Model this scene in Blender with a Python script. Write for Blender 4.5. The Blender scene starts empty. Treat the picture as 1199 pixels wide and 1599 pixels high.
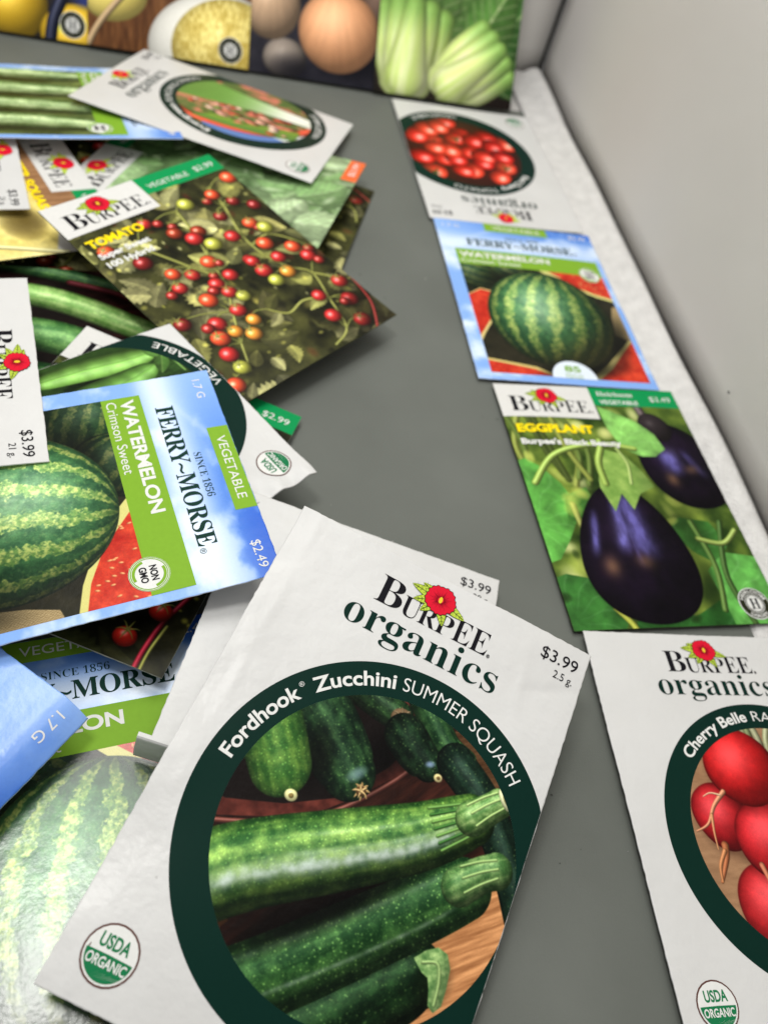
import bpy, bmesh, math, random
import numpy as np
from mathutils import Matrix, Vector

S = bpy.context.scene
COL = S.collection
R = math.radians
E1 = np.array([math.cos(R(22.3)), math.sin(R(22.3)), 0.0])      # along the back wall
E2 = np.array([-E1[1], E1[0], 0.0])                             # along the side wall
UPV = np.array([0.0, 0.0, 1.0])

# ------------------------------------------------------------------ camera, world, lamps, exposure
cam = bpy.data.cameras.new('camera')
cam.sensor_fit = 'VERTICAL'; cam.sensor_height = 24.0
cam.lens = 24.0 * 1269.58 / 1599.0
cam.clip_start = 0.005; cam.clip_end = 20
cam.dof.use_dof = True; cam.dof.focus_distance = 0.214; cam.dof.aperture_fstop = 7.6; cam.dof.aperture_blades = 0
co = bpy.data.objects.new('camera', cam); COL.objects.link(co)
pit, rol = 0.87888729, 0.3373275
Fv = Vector((0, math.cos(pit), -math.sin(pit))); rt = Vector((1, 0, 0)); up = rt.cross(Fv)
Rv = math.cos(rol) * rt + math.sin(rol) * up; Uv = -math.sin(rol) * rt + math.cos(rol) * up
co.matrix_world = Matrix(((Rv.x, Uv.x, -Fv.x, 0), (Rv.y, Uv.y, -Fv.y, 0), (Rv.z, Uv.z, -Fv.z, 0.21553522), (0, 0, 0, 1)))
S.camera = co

w = bpy.data.worlds.new('World'); S.world = w; w.use_nodes = True
bg = w.node_tree.nodes['Background']; bg.inputs['Color'].default_value = (1.0, 0.995, 0.975, 1); bg.inputs['Strength'].default_value = 0.60

def area(name, loc, target, sx, sy, power, col=(1, 0.99, 0.95)):
    l = bpy.data.lights.new(name, 'AREA'); l.shape = 'RECTANGLE'; l.size = sx; l.size_y = sy; l.energy = power; l.color = col
    o = bpy.data.objects.new(name, l); COL.objects.link(o); o.location = loc
    o.rotation_euler = (Vector(target) - Vector(loc)).to_track_quat('-Z', 'Y').to_euler()
    return o
area('overhead_lamp', (-0.11, 0.44, 0.60), (-0.10, 0.43, 0), 0.44, 0.26, 2.9)
area('overhead_lamp', (-0.145, 0.085, 0.60), (-0.05, 0.08, 0), 0.11, 0.11, 1.8)
sl = area('overhead_lamp', tuple(E1 * .12 + E2 * .15 + UPV * .56), tuple(E1 * .10 + E2 * .15), .03, .42, .32); sl.rotation_euler = (0, 0, R(22.3))  # unseen strip lamp, added for the highlight along the rolled blue packet edge
S.view_settings.view_transform = 'Standard'; S.view_settings.look = 'None'
S.view_settings.exposure = -0.28; S.view_settings.gamma = 1.0; S.view_settings.use_curve_mapping = False
S.cycles.use_denoising = True
S.cycles.max_bounces = 6

# ------------------------------------------------------------------ colours and materials
def lin(c):
    c = np.asarray(c, float)
    return np.where(c <= 0.04045, c / 12.92, ((c + 0.055) / 1.055) ** 2.4)
def rgb255(*c): return tuple(v / 255.0 for v in c)
MATS = {}
def ink(name, c255, rough=0.4, spec=0.05):
    """printed ink of one colour"""
    if name in MATS: return MATS[name]
    m = bpy.data.materials.new(name); m.use_nodes = True; nt = m.node_tree; b = nt.nodes['Principled BSDF']
    l = lin(rgb255(*c255))
    n = nt.nodes.new('ShaderNodeTexNoise'); n.inputs['Scale'].default_value = 900; n.inputs['Detail'].default_value = 3
    tc = nt.nodes.new('ShaderNodeTexCoord'); nt.links.new(tc.outputs['Object'], n.inputs['Vector'])
    mx = nt.nodes.new('ShaderNodeMix'); mx.data_type = 'RGBA'
    mx.inputs[6].default_value = (*(l * 0.94), 1); mx.inputs[7].default_value = (*np.minimum(l * 1.06, 1), 1)
    nt.links.new(n.outputs['Fac'], mx.inputs[0]); nt.links.new(mx.outputs[2], b.inputs['Base Color'])
    b.inputs['Roughness'].default_value = rough; b.inputs['Specular IOR Level'].default_value = spec
    MATS[name] = m; return m

def paper_bump(nt, b, strength, seed, fine=True):
    tc = nt.nodes.new('ShaderNodeTexCoord')
    mp = nt.nodes.new('ShaderNodeMapping'); mp.inputs['Location'].default_value = (seed * 1.37, seed * 0.71, 0)
    nt.links.new(tc.outputs['Object'], mp.inputs['Vector'])
    n1 = nt.nodes.new('ShaderNodeTexNoise'); n1.inputs['Scale'].default_value = 55; n1.inputs['Detail'].default_value = 4; n1.inputs['Roughness'].default_value = 0.55
    n2 = nt.nodes.new('ShaderNodeTexNoise'); n2.inputs['Scale'].default_value = 900; n2.inputs['Detail'].default_value = 3
    nt.links.new(mp.outputs[0], n1.inputs['Vector']); nt.links.new(mp.outputs[0], n2.inputs['Vector'])
    b1 = nt.nodes.new('ShaderNodeBump'); b1.inputs['Strength'].default_value = strength; b1.inputs['Distance'].default_value = 0.003
    b2 = nt.nodes.new('ShaderNodeBump'); b2.inputs['Strength'].default_value = 0.10; b2.inputs['Distance'].default_value = 0.0004
    nt.links.new(n1.outputs['Fac'], b1.inputs['Height']); nt.links.new(n2.outputs['Fac'], b2.inputs['Height'])
    nt.links.new(b1.outputs[0], b2.inputs['Normal']); nt.links.new(b2.outputs[0], b.inputs['Normal'])
    return tc, mp

def white_paper(seed):
    m = bpy.data.materials.new('white_paper'); m.use_nodes = True; nt = m.node_tree; b = nt.nodes['Principled BSDF']
    tc, mp = paper_bump(nt, b, 0.30, seed)
    n = nt.nodes.new('ShaderNodeTexNoise'); n.inputs['Scale'].default_value = 30; n.inputs['Detail'].default_value = 5
    nt.links.new(mp.outputs[0], n.inputs['Vector'])
    r = nt.nodes.new('ShaderNodeValToRGB')
    r.color_ramp.elements[0].position = 0.3; r.color_ramp.elements[0].color = (0.565, 0.561, 0.552, 1)
    r.color_ramp.elements[1].position = 0.7; r.color_ramp.elements[1].color = (0.612, 0.609, 0.602, 1)
    nt.links.new(n.outputs['Fac'], r.inputs['Fac'])
    # tiny grey scuffs and specks
    v = nt.nodes.new('ShaderNodeTexVoronoi'); v.inputs['Scale'].default_value = 130
    nt.links.new(mp.outputs[0], v.inputs['Vector'])
    cr = nt.nodes.new('ShaderNodeValToRGB'); cr.color_ramp.elements[0].position = 0.03; cr.color_ramp.elements[0].color = (0.55, 0.54, 0.53, 1)
    cr.color_ramp.elements[1].position = 0.055; cr.color_ramp.elements[1].color = (1, 1, 1, 1)
    nt.links.new(v.outputs['Distance'], cr.inputs['Fac'])
    n3 = nt.nodes.new('ShaderNodeTexNoise'); n3.inputs['Scale'].default_value = 60; nt.links.new(mp.outputs[0], n3.inputs['Vector'])
    c3 = nt.nodes.new('ShaderNodeValToRGB'); c3.color_ramp.elements[0].position = 0.58; c3.color_ramp.elements[0].color = (0, 0, 0, 1)
    c3.color_ramp.elements[1].position = 0.64; c3.color_ramp.elements[1].color = (1, 1, 1, 1); nt.links.new(n3.outputs['Fac'], c3.inputs['Fac'])
    mx = nt.nodes.new('ShaderNodeMix'); mx.data_type = 'RGBA'; mx.blend_type = 'MULTIPLY'
    nt.links.new(c3.outputs[0], mx.inputs[0]); nt.links.new(r.outputs[0], mx.inputs[6]); nt.links.new(cr.outputs[0], mx.inputs[7])
    nt.links.new(mx.outputs[2], b.inputs['Base Color'])
    b.inputs['Roughness'].default_value = 0.36; b.inputs['Specular IOR Level'].default_value = 0.35
    return m

def print_mat(name, img, seed, rough=0.34, bump=0.14, spec=0.07):
    m = bpy.data.materials.new(name); m.use_nodes = True; nt = m.node_tree; b = nt.nodes['Principled BSDF']
    paper_bump(nt, b, bump, seed)
    t = nt.nodes.new('ShaderNodeTexImage'); t.image = img; t.extension = 'EXTEND'; t.interpolation = 'Cubic'
    uv = nt.nodes.new('ShaderNodeUVMap'); uv.uv_map = 'UVMap'
    nt.links.new(uv.outputs[0], t.inputs['Vector']); nt.links.new(t.outputs[0], b.inputs['Base Color'])
    b.inputs['Roughness'].default_value = rough; b.inputs['Specular IOR Level'].default_value = spec
    return m

# ------------------------------------------------------------------ painting the printed pictures (numpy, mm coordinates, y up)
_rt = np.random.RandomState(7).rand(256, 256)
def vn(x, y):
    xi = np.floor(x).astype(int); yi = np.floor(y).astype(int)
    fx = x - xi; fy = y - yi; fx = fx * fx * (3 - 2 * fx); fy = fy * fy * (3 - 2 * fy)
    a = _rt[yi & 255, xi & 255]; b = _rt[yi & 255, (xi + 1) & 255]; c = _rt[(yi + 1) & 255, xi & 255]; d = _rt[(yi + 1) & 255, (xi + 1) & 255]
    return (a * (1 - fx) + b * fx) * (1 - fy) + (c * (1 - fx) + d * fx) * fy
def fbm(x, y, o=4):
    s = 0; a = 0.5; t = 0
    for i in range(o):
        s = s + a * vn(x * 2 ** i + 17.3 * i, y * 2 ** i + 9.1 * i); t += a; a *= 0.55
    return s / t
def sst(a, b, x):
    t = np.clip((x - a) / (b - a), 0, 1); return t * t * (3 - 2 * t)
def mixc(a, b, t):
    t = np.asarray(t)[..., None]; return np.asarray(a) * (1 - t) + np.asarray(b) * t
LDIR = np.array([-0.38, 0.52, 0.76]); LDIR = LDIR / np.linalg.norm(LDIR)
HV = LDIR + np.array([0, 0, 1.0]); HV = HV / np.linalg.norm(HV)

class Can:
    def __init__(s, x0, y0, w, h, ppm, bgc):
        s.x0, s.y0, s.w, s.h, s.ppm = x0, y0, w, h, ppm
        s.nx = int(round(w * ppm)); s.ny = int(round(h * ppm))
        s.a = np.empty((s.ny, s.nx, 3)); s.a[:] = np.asarray(bgc, float) / 255.0
    def sub(s, xa, ya, xb, yb):
        i0 = max(0, int((xa - s.x0) * s.ppm)); i1 = min(s.nx, int((xb - s.x0) * s.ppm) + 2)
        j0 = max(0, int((ya - s.y0) * s.ppm)); j1 = min(s.ny, int((yb - s.y0) * s.ppm) + 2)
        if i1 <= i0 or j1 <= j0: return None
        X, Y = np.meshgrid(s.x0 + (np.arange(i0, i1) + .5) / s.ppm, s.y0 + (np.arange(j0, j1) + .5) / s.ppm)
        return (slice(j0, j1), slice(i0, i1)), X, Y
    def full(s): return s.sub(s.x0, s.y0, s.x0 + s.w, s.y0 + s.h)
    def comp(s, sl, c, al):
        al = np.clip(al, 0, 1)[..., None]; s.a[sl] = s.a[sl] * (1 - al) + np.clip(c, 0, 1) * al
    def fill(s, fn):
        sl, X, Y = s.full(); s.a[sl] = np.clip(fn(X, Y), 0, 1)
    def soft(s, cx, cy, rx, ry, ang=0, col=(0, 0, 0), al=0.6, pw=1.5):
        m = max(rx, ry); q = s.sub(cx - m, cy - m, cx + m, cy + m)
        if q is None: return
        sl, X, Y = q; c, n = math.cos(ang), math.sin(ang)
        p = ((X - cx) * c + (Y - cy) * n) / rx; r = (-(X - cx) * n + (Y - cy) * c) / ry
        k = np.clip(1 - (p * p + r * r), 0, 1) ** pw
        s.comp(sl, np.ones(X.shape + (3,)) * (np.asarray(col) / 255.0), al * k)
    def blob(s, cx, cy, rx, ry, ang=0, col=(200, 30, 30), tex=None, amb=0.42, spec=0.55, shin=40, egg=0.0, sq=2.0, rim=0.25, L=None, soft=0.6):
        m = max(rx, ry) * 1.15; q = s.sub(cx - m, cy - m, cx + m, cy + m)
        if q is None: return
        sl, X, Y = q; c, n = math.cos(ang), math.sin(ang)
        p = ((X - cx) * c + (Y - cy) * n) / rx; r = (-(X - cx) * n + (Y - cy) * c) / ry
        p = p / (1 - egg * r)
        rad = (np.abs(p) ** sq + np.abs(r) ** sq) ** (1 / sq)
        al = np.clip((1 - rad) * min(rx, ry) * s.ppm * soft + 0.5, 0, 1)
        r2 = np.clip(p * p + r * r, 0, 1); nz = np.sqrt(1 - r2 * 0.985)
        nxw = p * c - r * n; nyw = p * n + r * c
        l = LDIR if L is None else L
        d = np.clip(nxw * l[0] + nyw * l[1] + nz * l[2], 0, 1)
        base = np.ones(X.shape + (3,)) * (np.asarray(col) / 255.0) if tex is None else tex(p, r, nz, X, Y)
        sh = (amb + (1.12 - amb) * d) * (1 - rim * (1 - nz) ** 2)
        h = l + np.array([0, 0, 1.0]); h = h / np.linalg.norm(h)
        sp = spec * np.clip(nxw * h[0] + nyw * h[1] + nz * h[2], 0, 1) ** shin
        s.comp(sl, base * sh[..., None] + sp[..., None], al)
    def tube(s, pts, rad, col=(80, 120, 40), tex=None, amb=0.4, spec=0.3, shin=20, n=48, caps=True, rim=0.25, soft=0.6):
        P = np.asarray(pts, float)
        if len(P) == 2: t = np.linspace(0, 1, n)[:, None]; C = P[0] * (1 - t) + P[1] * t
        else:
            k = np.linspace(0, len(P) - 1, n); i = np.minimum(k.astype(int), len(P) - 2); f = (k - i)[:, None]
            g = lambda j: P[np.clip(j, 0, len(P) - 1)]
            C = 0.5 * (2 * g(i) + (g(i + 1) - g(i - 1)) * f + (2 * g(i - 1) - 5 * g(i) + 4 * g(i + 1) - g(i + 2)) * f ** 2 + (-g(i - 1) + 3 * g(i) - 3 * g(i + 1) + g(i + 2)) * f ** 3)
        T = np.linspace(0, 1, n); rr = (rad(T) if callable(rad) else rad) + np.zeros(n)
        m = rr.max() + 1; q = s.sub(C[:, 0].min() - m, C[:, 1].min() - m, C[:, 0].max() + m, C[:, 1].max() + m)
        if q is None: return
        sl, X, Y = q; best = np.full(X.shape, 1e9); sd = np.zeros(X.shape); tt = np.zeros(X.shape); R_ = np.ones(X.shape); cl = np.zeros(X.shape)
        for i in range(n - 1):
            d = C[i + 1] - C[i]; L2 = d @ d + 1e-12; Ln = math.sqrt(L2)
            u0 = ((X - C[i, 0]) * d[0] + (Y - C[i, 1]) * d[1]) / L2; u = np.clip(u0, 0, 1)
            dx = X - C[i, 0] - u * d[0]; dy = Y - C[i, 1] - u * d[1]; D = dx * dx + dy * dy
            k = D < best
            best = np.where(k, D, best); sd = np.where(k, (-(X - C[i, 0]) * d[1] + (Y - C[i, 1]) * d[0]) / Ln, sd)
            tt = np.where(k, T[i] + u * (T[1] - T[0]), tt); R_ = np.where(k, rr[i] * (1 - u) + rr[i + 1] * u, R_)
            if not caps:
                over = (u0 < 0) if i == 0 else ((u0 > 1) if i == n - 2 else np.zeros(X.shape, bool))
                cl = np.where(k, over * 1.0, cl)
        dist = np.sqrt(best); al = np.clip((R_ - dist) * s.ppm * soft + 0.5, 0, 1) * (1 - cl)
        sn = np.clip(sd / R_, -1, 1); e = np.clip(dist / R_, 0, 1); nz = np.sqrt(1 - e * e * 0.985)
        i = np.clip((tt * (n - 1)).astype(int), 0, n - 2); D = C[1:] - C[:-1]; D = D / (np.linalg.norm(D, axis=1)[:, None] + 1e-9)
        nx = -D[i, 1] * sn; ny = D[i, 0] * sn
        d = np.clip(nx * LDIR[0] + ny * LDIR[1] + nz * LDIR[2], 0, 1)
        base = np.ones(X.shape + (3,)) * (np.asarray(col) / 255.0) if tex is None else tex(tt, sn, nz, X, Y)
        sp = spec * np.clip(nx * HV[0] + ny * HV[1] + nz * HV[2], 0, 1) ** shin
        s.comp(sl, base * ((amb + (1.12 - amb) * d) * (1 - rim * (1 - nz) ** 2))[..., None] + sp[..., None], al)
    def leaf(s, x, y, ang, ln, wd, col, vein=(200, 215, 140), ser=0.0, bend=0.0, seed=0, vs=0.5, dark=0.75, shadow=0.5):
        m = ln * 1.15
        if shadow: s.soft(x + math.cos(ang) * ln * .5 + .4, y + math.sin(ang) * ln * .5 - .7, ln * .62, wd * .8, ang, (6, 10, 2), shadow, 1.0)
        q = s.sub(x - m, y - m, x + m, y + m)
        if q is None: return
        sl, X, Y = q; c, n = math.cos(ang), math.sin(ang)
        p = ((X - x) * c + (Y - y) * n) / ln; r = (-(X - x) * n + (Y - y) * c) / ln - bend * p * (1 - p) * 2
        pc = np.clip(p, 0, 1); prof = (wd / ln) * np.sin(np.pi * pc ** 0.8) ** 0.75 * (1 - 0.25 * pc)
        if ser: prof = prof * (1 + ser * (np.abs(((pc * 6.5 + seed) % 1) - .5) * 2 - .6))
        al = np.clip((prof - np.abs(r)) * ln * s.ppm * .6 + .5, 0, 1) * ((p > 0) & (p < 1))
        e = np.abs(r) / (prof + 1e-6)
        cc = np.asarray(col) / 255.0
        v1 = np.exp(-(r / 0.014) ** 2); ph = ((p * 6.0 - np.abs(r) * 7.0) % 1.0); v2 = np.exp(-((ph - .5) / .07) ** 2) * (e < .95) * .6
        puff = np.cos((ph - .5) * 2 * np.pi) * .5 + .5
        side = np.where(r > 0, 1.0, dark)
        tone = (0.72 + 0.4 * fbm(X * .55 + seed, Y * .55, 3)) * side * (0.86 + 0.16 * (1 - puff)) * (1.08 - .25 * e ** 3)
        base = cc * tone[..., None]
        base = mixc(base, np.asarray(vein) / 255.0, np.clip(v1 * .8 + v2, 0, 1) * vs)
        s.comp(sl, base, al)
    def poly(s, pts, tex, al=1.0, edge=None):
        P = np.asarray(pts, float); q = s.sub(P[:, 0].min() - .2, P[:, 1].min() - .2, P[:, 0].max() + .2, P[:, 1].max() + .2)
        if q is None: return
        sl, X, Y = q; acc = np.zeros(X.shape)
        for ox, oy in ((-.25, -.25), (.25, -.25), (-.25, .25), (.25, .25)):
            x = X + ox / s.ppm; y = Y + oy / s.ppm; ins = np.zeros(X.shape, bool)
            for i in range(len(P)):
                a, b = P[i], P[(i + 1) % len(P)]
                if a[1] == b[1]: continue
                k = ((a[1] > y) != (b[1] > y)) & (x < (b[0] - a[0]) * (y - a[1]) / (b[1] - a[1]) + a[0]); ins ^= k
            acc += ins * .25
        c = tex(X, Y) if callable(tex) else np.ones(X.shape + (3,)) * (np.asarray(tex) / 255.0)
        s.comp(sl, c, acc * al)
    def blur(s, r):
        k = max(1, int(r * s.ppm)); a = s.a
        for ax in (0, 1):
            for _ in range(2):
                p = np.concatenate([np.repeat(a.take([0], ax), k, ax), a, np.repeat(a.take([-1], ax), k, ax)], ax)
                c = np.cumsum(p, ax); z = np.zeros_like(c.take([0], ax)); c = np.concatenate([z, c], ax); w_ = 2 * k + 1
                n = a.shape[ax]; a = (c.take(range(w_, w_ + n), ax) - c.take(range(0, n), ax)) / w_
        s.a = a
    def star(s, x, y, r, col, k=5, rot=0, wd=.22):
        for i in range(k):
            a = rot + i * 2 * math.pi / k
            s.tube([(x, y), (x + math.cos(a) * r * .6, y + math.sin(a) * r * .6 + r * .12), (x + math.cos(a) * r, y + math.sin(a) * r)], lambda t: r * wd * (1 - t * .85), col, n=8, spec=.1)
    def image(s, name, grain=0.018, sat=1.0):
        a = s.a
        rs = np.random.RandomState(3); g = rs.randn(s.ny, s.nx); g = (g + np.roll(g, 1, 0) + np.roll(g, 1, 1)) / 1.7
        a = a * (1 + grain * g[..., None])
        l = a.mean(-1, keepdims=True); a = np.clip(l + (a - l) * sat, 0, 1)
        im = bpy.data.images.new(name, s.nx, s.ny, alpha=False)
        buf = np.ones((s.ny, s.nx, 4), np.float32); buf[..., :3] = a
        im.pixels.foreach_set(buf.ravel()); im.update(); im.pack()
        im['box'] = [s.x0, s.y0, s.w, s.h]
        return im
rnd = random.Random(11)

# --- zucchini skin
def dots(x, y, seed=0, r=.18, keep=.5):
    """pale lenticels: one jittered dot per unit cell"""
    xi = np.floor(x).astype(int); yi = np.floor(y).astype(int); out = np.zeros(np.shape(x))
    for dx in (-1, 0, 1):
        for dy in (-1, 0, 1):
            a = xi + dx; b = yi + dy; h1 = _rt[(b + seed) & 255, a & 255]; h2 = _rt[(b * 3 + 7) & 255, (a * 5 + seed) & 255]; h3 = _rt[(a + 91) & 255, (b * 7 + seed) & 255]
            d = np.hypot(x - a - h1, y - b - h2); out = np.maximum(out, np.clip(1.5 - d / (r * (.5 + h3)), 0, 1) * (h3 > 1 - keep))
    return out
def zuc_tex(dark, light, ridge=5, freq=1.0, seed=0, hl=0.0, sheen=None, dot=1.0):
    dark = np.asarray(dark) / 255.; light = np.asarray(light) / 255.
    def f(t, sn, nz, X, Y):
        a = np.arcsin(np.clip(sn, -1, 1))
        st = .5 + .5 * np.cos(a * ridge * 2 + 1.2 + seed + .6 * fbm(t * 5 + seed, sn * 0 + seed, 2))
        ns = fbm(X * .45 * freq + seed, Y * .45 * freq, 4); streak = fbm(t * 9 + seed, a * 9 + seed, 3)
        k = np.clip(.14 + 1.1 * (ns - .5) + .5 * (streak - .5) + .34 * st * nz + hl * nz * nz, 0, 1)
        c = mixc(dark, light, k)
        c = c + (dots(X * .8 * freq, Y * .8 * freq, int(seed * 13) + 5, .11, .5) * .22 * dot + dots(X * 1.9 * freq, Y * 1.9 * freq, int(seed * 7) + 2, .16, .35) * .10 * dot)[..., None] * np.array([.85, 1., .5])
        fine = fbm(X * 3.2 * freq, Y * 3.2 * freq, 3); c = c * (.82 + .36 * fine)[..., None]
        for (s0, wd, al, t0, t1) in (sheen or []):
            g = np.exp(-((sn - s0 - .05 * np.sin(t * 7)) / wd) ** 2) * al * sst(t0, t0 + .15, t) * (1 - sst(t1 - .15, t1, t)) * np.clip(.45 + 1.1 * (fbm(X * .5, Y * .5 + 3, 4) - .3), 0, 1.3)
            c = mixc(c, np.array([.84, .92, .86]), np.clip(g, 0, .95))
        return c
    return f

def pic_zucchini():
    C = Can(16, 14, 68, 70, 14, (28, 14, 10))
    def bgf(X, Y):
        g = fbm(X * .12, Y * .12, 4); wood = fbm((X * .8 - Y * .5) * .9, (X * .5 + Y * .8) * .12, 4)
        c = mixc(np.array([22, 11, 9]) / 255., np.array([74, 34, 24]) / 255., np.clip(wood * 1.1 - .15, 0, 1))
        return c * (.55 + .8 * g)[..., None]
    C.fill(bgf)
    # wooden board, lower right
    def board(X, Y):
        u = X * .75 + Y * .66; v = -X * .66 + Y * .75
        gr = fbm(v * 1.6, u * .12, 4); return mixc(np.array([120, 70, 36]) / 255., np.array([214, 150, 96]) / 255., np.clip(gr * 1.3 - .1 + .012 * (X - 70), 0, 1))
    C.poly([(60, 14), (84, 14), (84, 60), (79, 57), (70, 40)], board)
    C.poly([(52, 78), (58, 81), (74, 79), (70, 70), (62, 72)], lambda X, Y: board(X, Y) * .45)
    C.poly([(16, 25), (24, 30), (28, 24), (22, 14), (16, 14)], lambda X, Y: board(X, Y) * .55)
    # bowl
    def bowl(X, Y):
        g = fbm(X * .5, Y * .5, 3); return mixc(np.array([50, 18, 14]) / 255., np.array([112, 50, 40]) / 255., g)
    C.poly([(14, 40), (20, 42.5), (28, 46), (36, 51), (42, 57), (48, 64.5), (52, 70), (54, 76), (40, 84), (10, 84)], bowl)
    C.tube([(14, 39), (20, 41.3), (28, 44.8), (36, 49.8), (42.5, 56.2), (48.5, 64), (52.5, 71)], .6, (104, 50, 40), spec=.2)
    C.poly([(6, 42), (16, 44.6), (28, 49), (38, 55), (46, 66), (50, 76), (36, 84), (12, 80)], (16, 10, 9))
    D1, L1 = (14, 42, 20), (62, 108, 42)
    # zucchini in the bowl
    C.tube([(24, 82), (36, 79.0), (43.5, 77.6)], lambda t: 4.6 - .9 * t, tex=zuc_tex((12, 32, 16), (56, 96, 48), 5, seed=2), spec=.2, amb=.3)
    C.blob(44.3, 77.6, 2.7, 2.3, .2, (112, 88, 62), amb=.5, spec=.1); C.blob(44.5, 77.6, 1.7, 1.4, .2, (58, 40, 28), amb=.5, spec=.05); C.star(44.4, 77.6, 2.6, (126, 104, 74), 7, .2, .2)
    C.tube([(48, 84), (56, 77), (62, 75.5)], lambda t: 4.2 - 1.5 * t, tex=zuc_tex((14, 44, 22), (70, 116, 58), 5, seed=5), spec=.25, amb=.32)
    C.soft(46, 70, 9, 7, .3, (0, 0, 0), .8)
    C.tube([(46.5, 74.5), (50.5, 72), (54.2, 70.3)], lambda t: 5.0 * np.sqrt(np.clip(1 - .5 * t ** 3, .1, 1)), tex=zuc_tex((7, 22, 13), (40, 76, 42), 5, seed=6), spec=.16, amb=.3)
    C.soft(54.6, 71.0, 1.6, 1.0, .5, (150, 176, 220), .7); C.blob(57.4, 69.0, 1.05, .95, 0, (206, 190, 130), amb=.65, spec=.1); C.blob(57.5, 69, .45, .4, 0, (110, 86, 50), amb=.6, spec=0)
    C.soft(40, 62, 10, 8, .6, (0, 0, 0), .8)
    C.tube([(20, 74), (28, 69), (35, 63.5), (38.2, 61)], lambda t: 7.9 * np.sqrt(np.clip(1 - .38 * t ** 3, .1, 1)), tex=zuc_tex((9, 32, 18), (66, 112, 58), 7, seed=3), spec=.16, amb=.3)
    C.soft(40.0, 61.6, 3.4, 1.8, .9, (150, 180, 196), .5); C.star(42.4, 58.6, 2.0, (160, 128, 78), 8, .3, .34); C.blob(42.4, 58.6, 1.2, 1.1, 0, (96, 66, 38), amb=.6, spec=.05); C.star(42.4, 58.6, 1.6, (206, 172, 112), 5, .9, .22)
    C.soft(30, 61, 6, 10, .2, (0, 0, 0), .75)
    C.tube([(17, 63.5), (21, 59), (23.5, 56)], lambda t: 7.6 - .5 * t, tex=zuc_tex((44, 92, 34), (118, 160, 62), 8, seed=4), spec=.16, amb=.34)
    C.blob(28.6, 51.2, 1.5, 1.3, 0, (218, 214, 150), amb=.65, spec=.15); C.blob(28.7, 51.1, .6, .55, 0, (130, 110, 60), amb=.6, spec=0)
    # dark zucchini behind, right
    C.tube([(60, 74), (70, 68), (80, 58), (86, 50)], lambda t: 4.6 - .4 * t, tex=zuc_tex((9, 26, 18), (32, 62, 44), 5, seed=8), spec=.28)
    C.soft(44, 39, 36, 10, .78, (0, 0, 0), .75)
    # lowest
    C.tube([(36, 0), (52, 14), (62, 24.5), (67.5, 30.5)], lambda t: 8.3 - 1.4 * t ** 4, tex=zuc_tex((8, 28, 12), (40, 82, 36), 4, seed=9), spec=.10, amb=.3)
    def stemtex(X, Y): return mixc(np.array([64, 104, 52]) / 255., np.array([158, 188, 116]) / 255., np.clip(fbm(X * .9, Y * .9, 4) * 1.5 - .25, 0, 1)) * (1.05 - .35 * sst(71, 75.5, X))[..., None]
    C.soft(72, 31, 5, 6, 0, (10, 14, 6), .6)
    C.poly([(66.4, 33.4), (68.4, 35.8), (70.6, 37.3), (73.0, 36.9), (74.6, 34.6), (75.2, 31), (75.4, 27.6), (74.2, 25.8), (72.6, 26.6), (71.6, 29.4), (70.6, 31.2), (69.0, 31.6)], stemtex)
    C.tube([(68.5, 33.4), (71.6, 34.4), (73.2, 31.4), (73.8, 27.2)], lambda t: .35, (150, 182, 108), n=14, spec=.1, soft=.2)
    C.soft(60, 33, 24, 5, .80, (0, 0, 0), .8)
    # middle: faceted
    C.tube([(26, 6), (42, 20.5), (60, 38.5), (71.5, 50.0)], lambda t: 7.7 - 1.2 * t ** 3, tex=zuc_tex((18, 52, 22), (76, 128, 58), 3, seed=1, dot=1.5, sheen=[(.60, .10, .25, .1, 1.0), (-.42, .06, .5, .0, .95)]), spec=.08, amb=.42)
    C.tube([(70.5, 50.2), (74.4, 54.4), (77.2, 56.4)], lambda t: 4.3 - 1.1 * t + .8 * t ** 3, tex=zuc_tex((58, 100, 48), (166, 198, 118), 6, 1.3, 4, dot=.5), spec=.12)
    for a, b in (((69.3, 54), (76.4, 58.6)), ((70.6, 52), (77.4, 57)), ((72, 49.4), (78, 55.2))): C.tube([a, ((a[0] + b[0]) / 2, (a[1] + b[1]) / 2 + .3), b], lambda t: .3, (150, 184, 106), n=10, spec=.1, soft=.18)
    C.soft(46, 34, 34, 4.6, .78, (0, 0, 0), .9)
    # front, glossy
    C.tube([(8, 18), (24, 33), (42, 45), (58, 55.5), (67.8, 63.8)], lambda t: 9.2 - 3.4 * t ** 2, tex=zuc_tex((22, 66, 20), (132, 174, 68), 6, seed=0, hl=.16, sheen=[(-.26, .20, 1.0, -.2, 1.0), (-.30, .07, .5, -.2, .9), (.02, .08, .35, .3, 1.0), (.45, .06, .22, .35, 1.05)]), spec=.12, shin=9, amb=.34, rim=.5)
    for k in range(7):
        o_ = (k - 3) * 1.55; dx, dy = -.66 * o_, .75 * o_
        C.tube([(61 + dx, 58.6 + dy), (65.8 + dx * .8, 62.6 + dy * .8), (69.6 + dx * .62, 66 + dy * .62)], lambda t: .36 * (1 - .3 * t), (48, 100, 36) if k % 2 else (100, 148, 66), n=10, spec=.1, soft=.2)
    C.tube([(68.0, 64.4), (70.8, 67.6), (72.9, 70.2)], lambda t: 4.0 - 1.1 * t + .5 * t ** 3, tex=zuc_tex((66, 112, 48), (184, 212, 130), 6, 1.5, 7, dot=.4), spec=.18)
    for a, b in (((66, 66.6), (71.6, 72.2)), ((67.6, 65.4), (72.8, 71.2)), ((69.6, 63.4), (74.2, 69.6))): C.tube([a, ((a[0] + b[0]) / 2, (a[1] + b[1]) / 2 + .3), b], lambda t: .3, (166, 198, 116), n=10, spec=.1, soft=.18)
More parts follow.
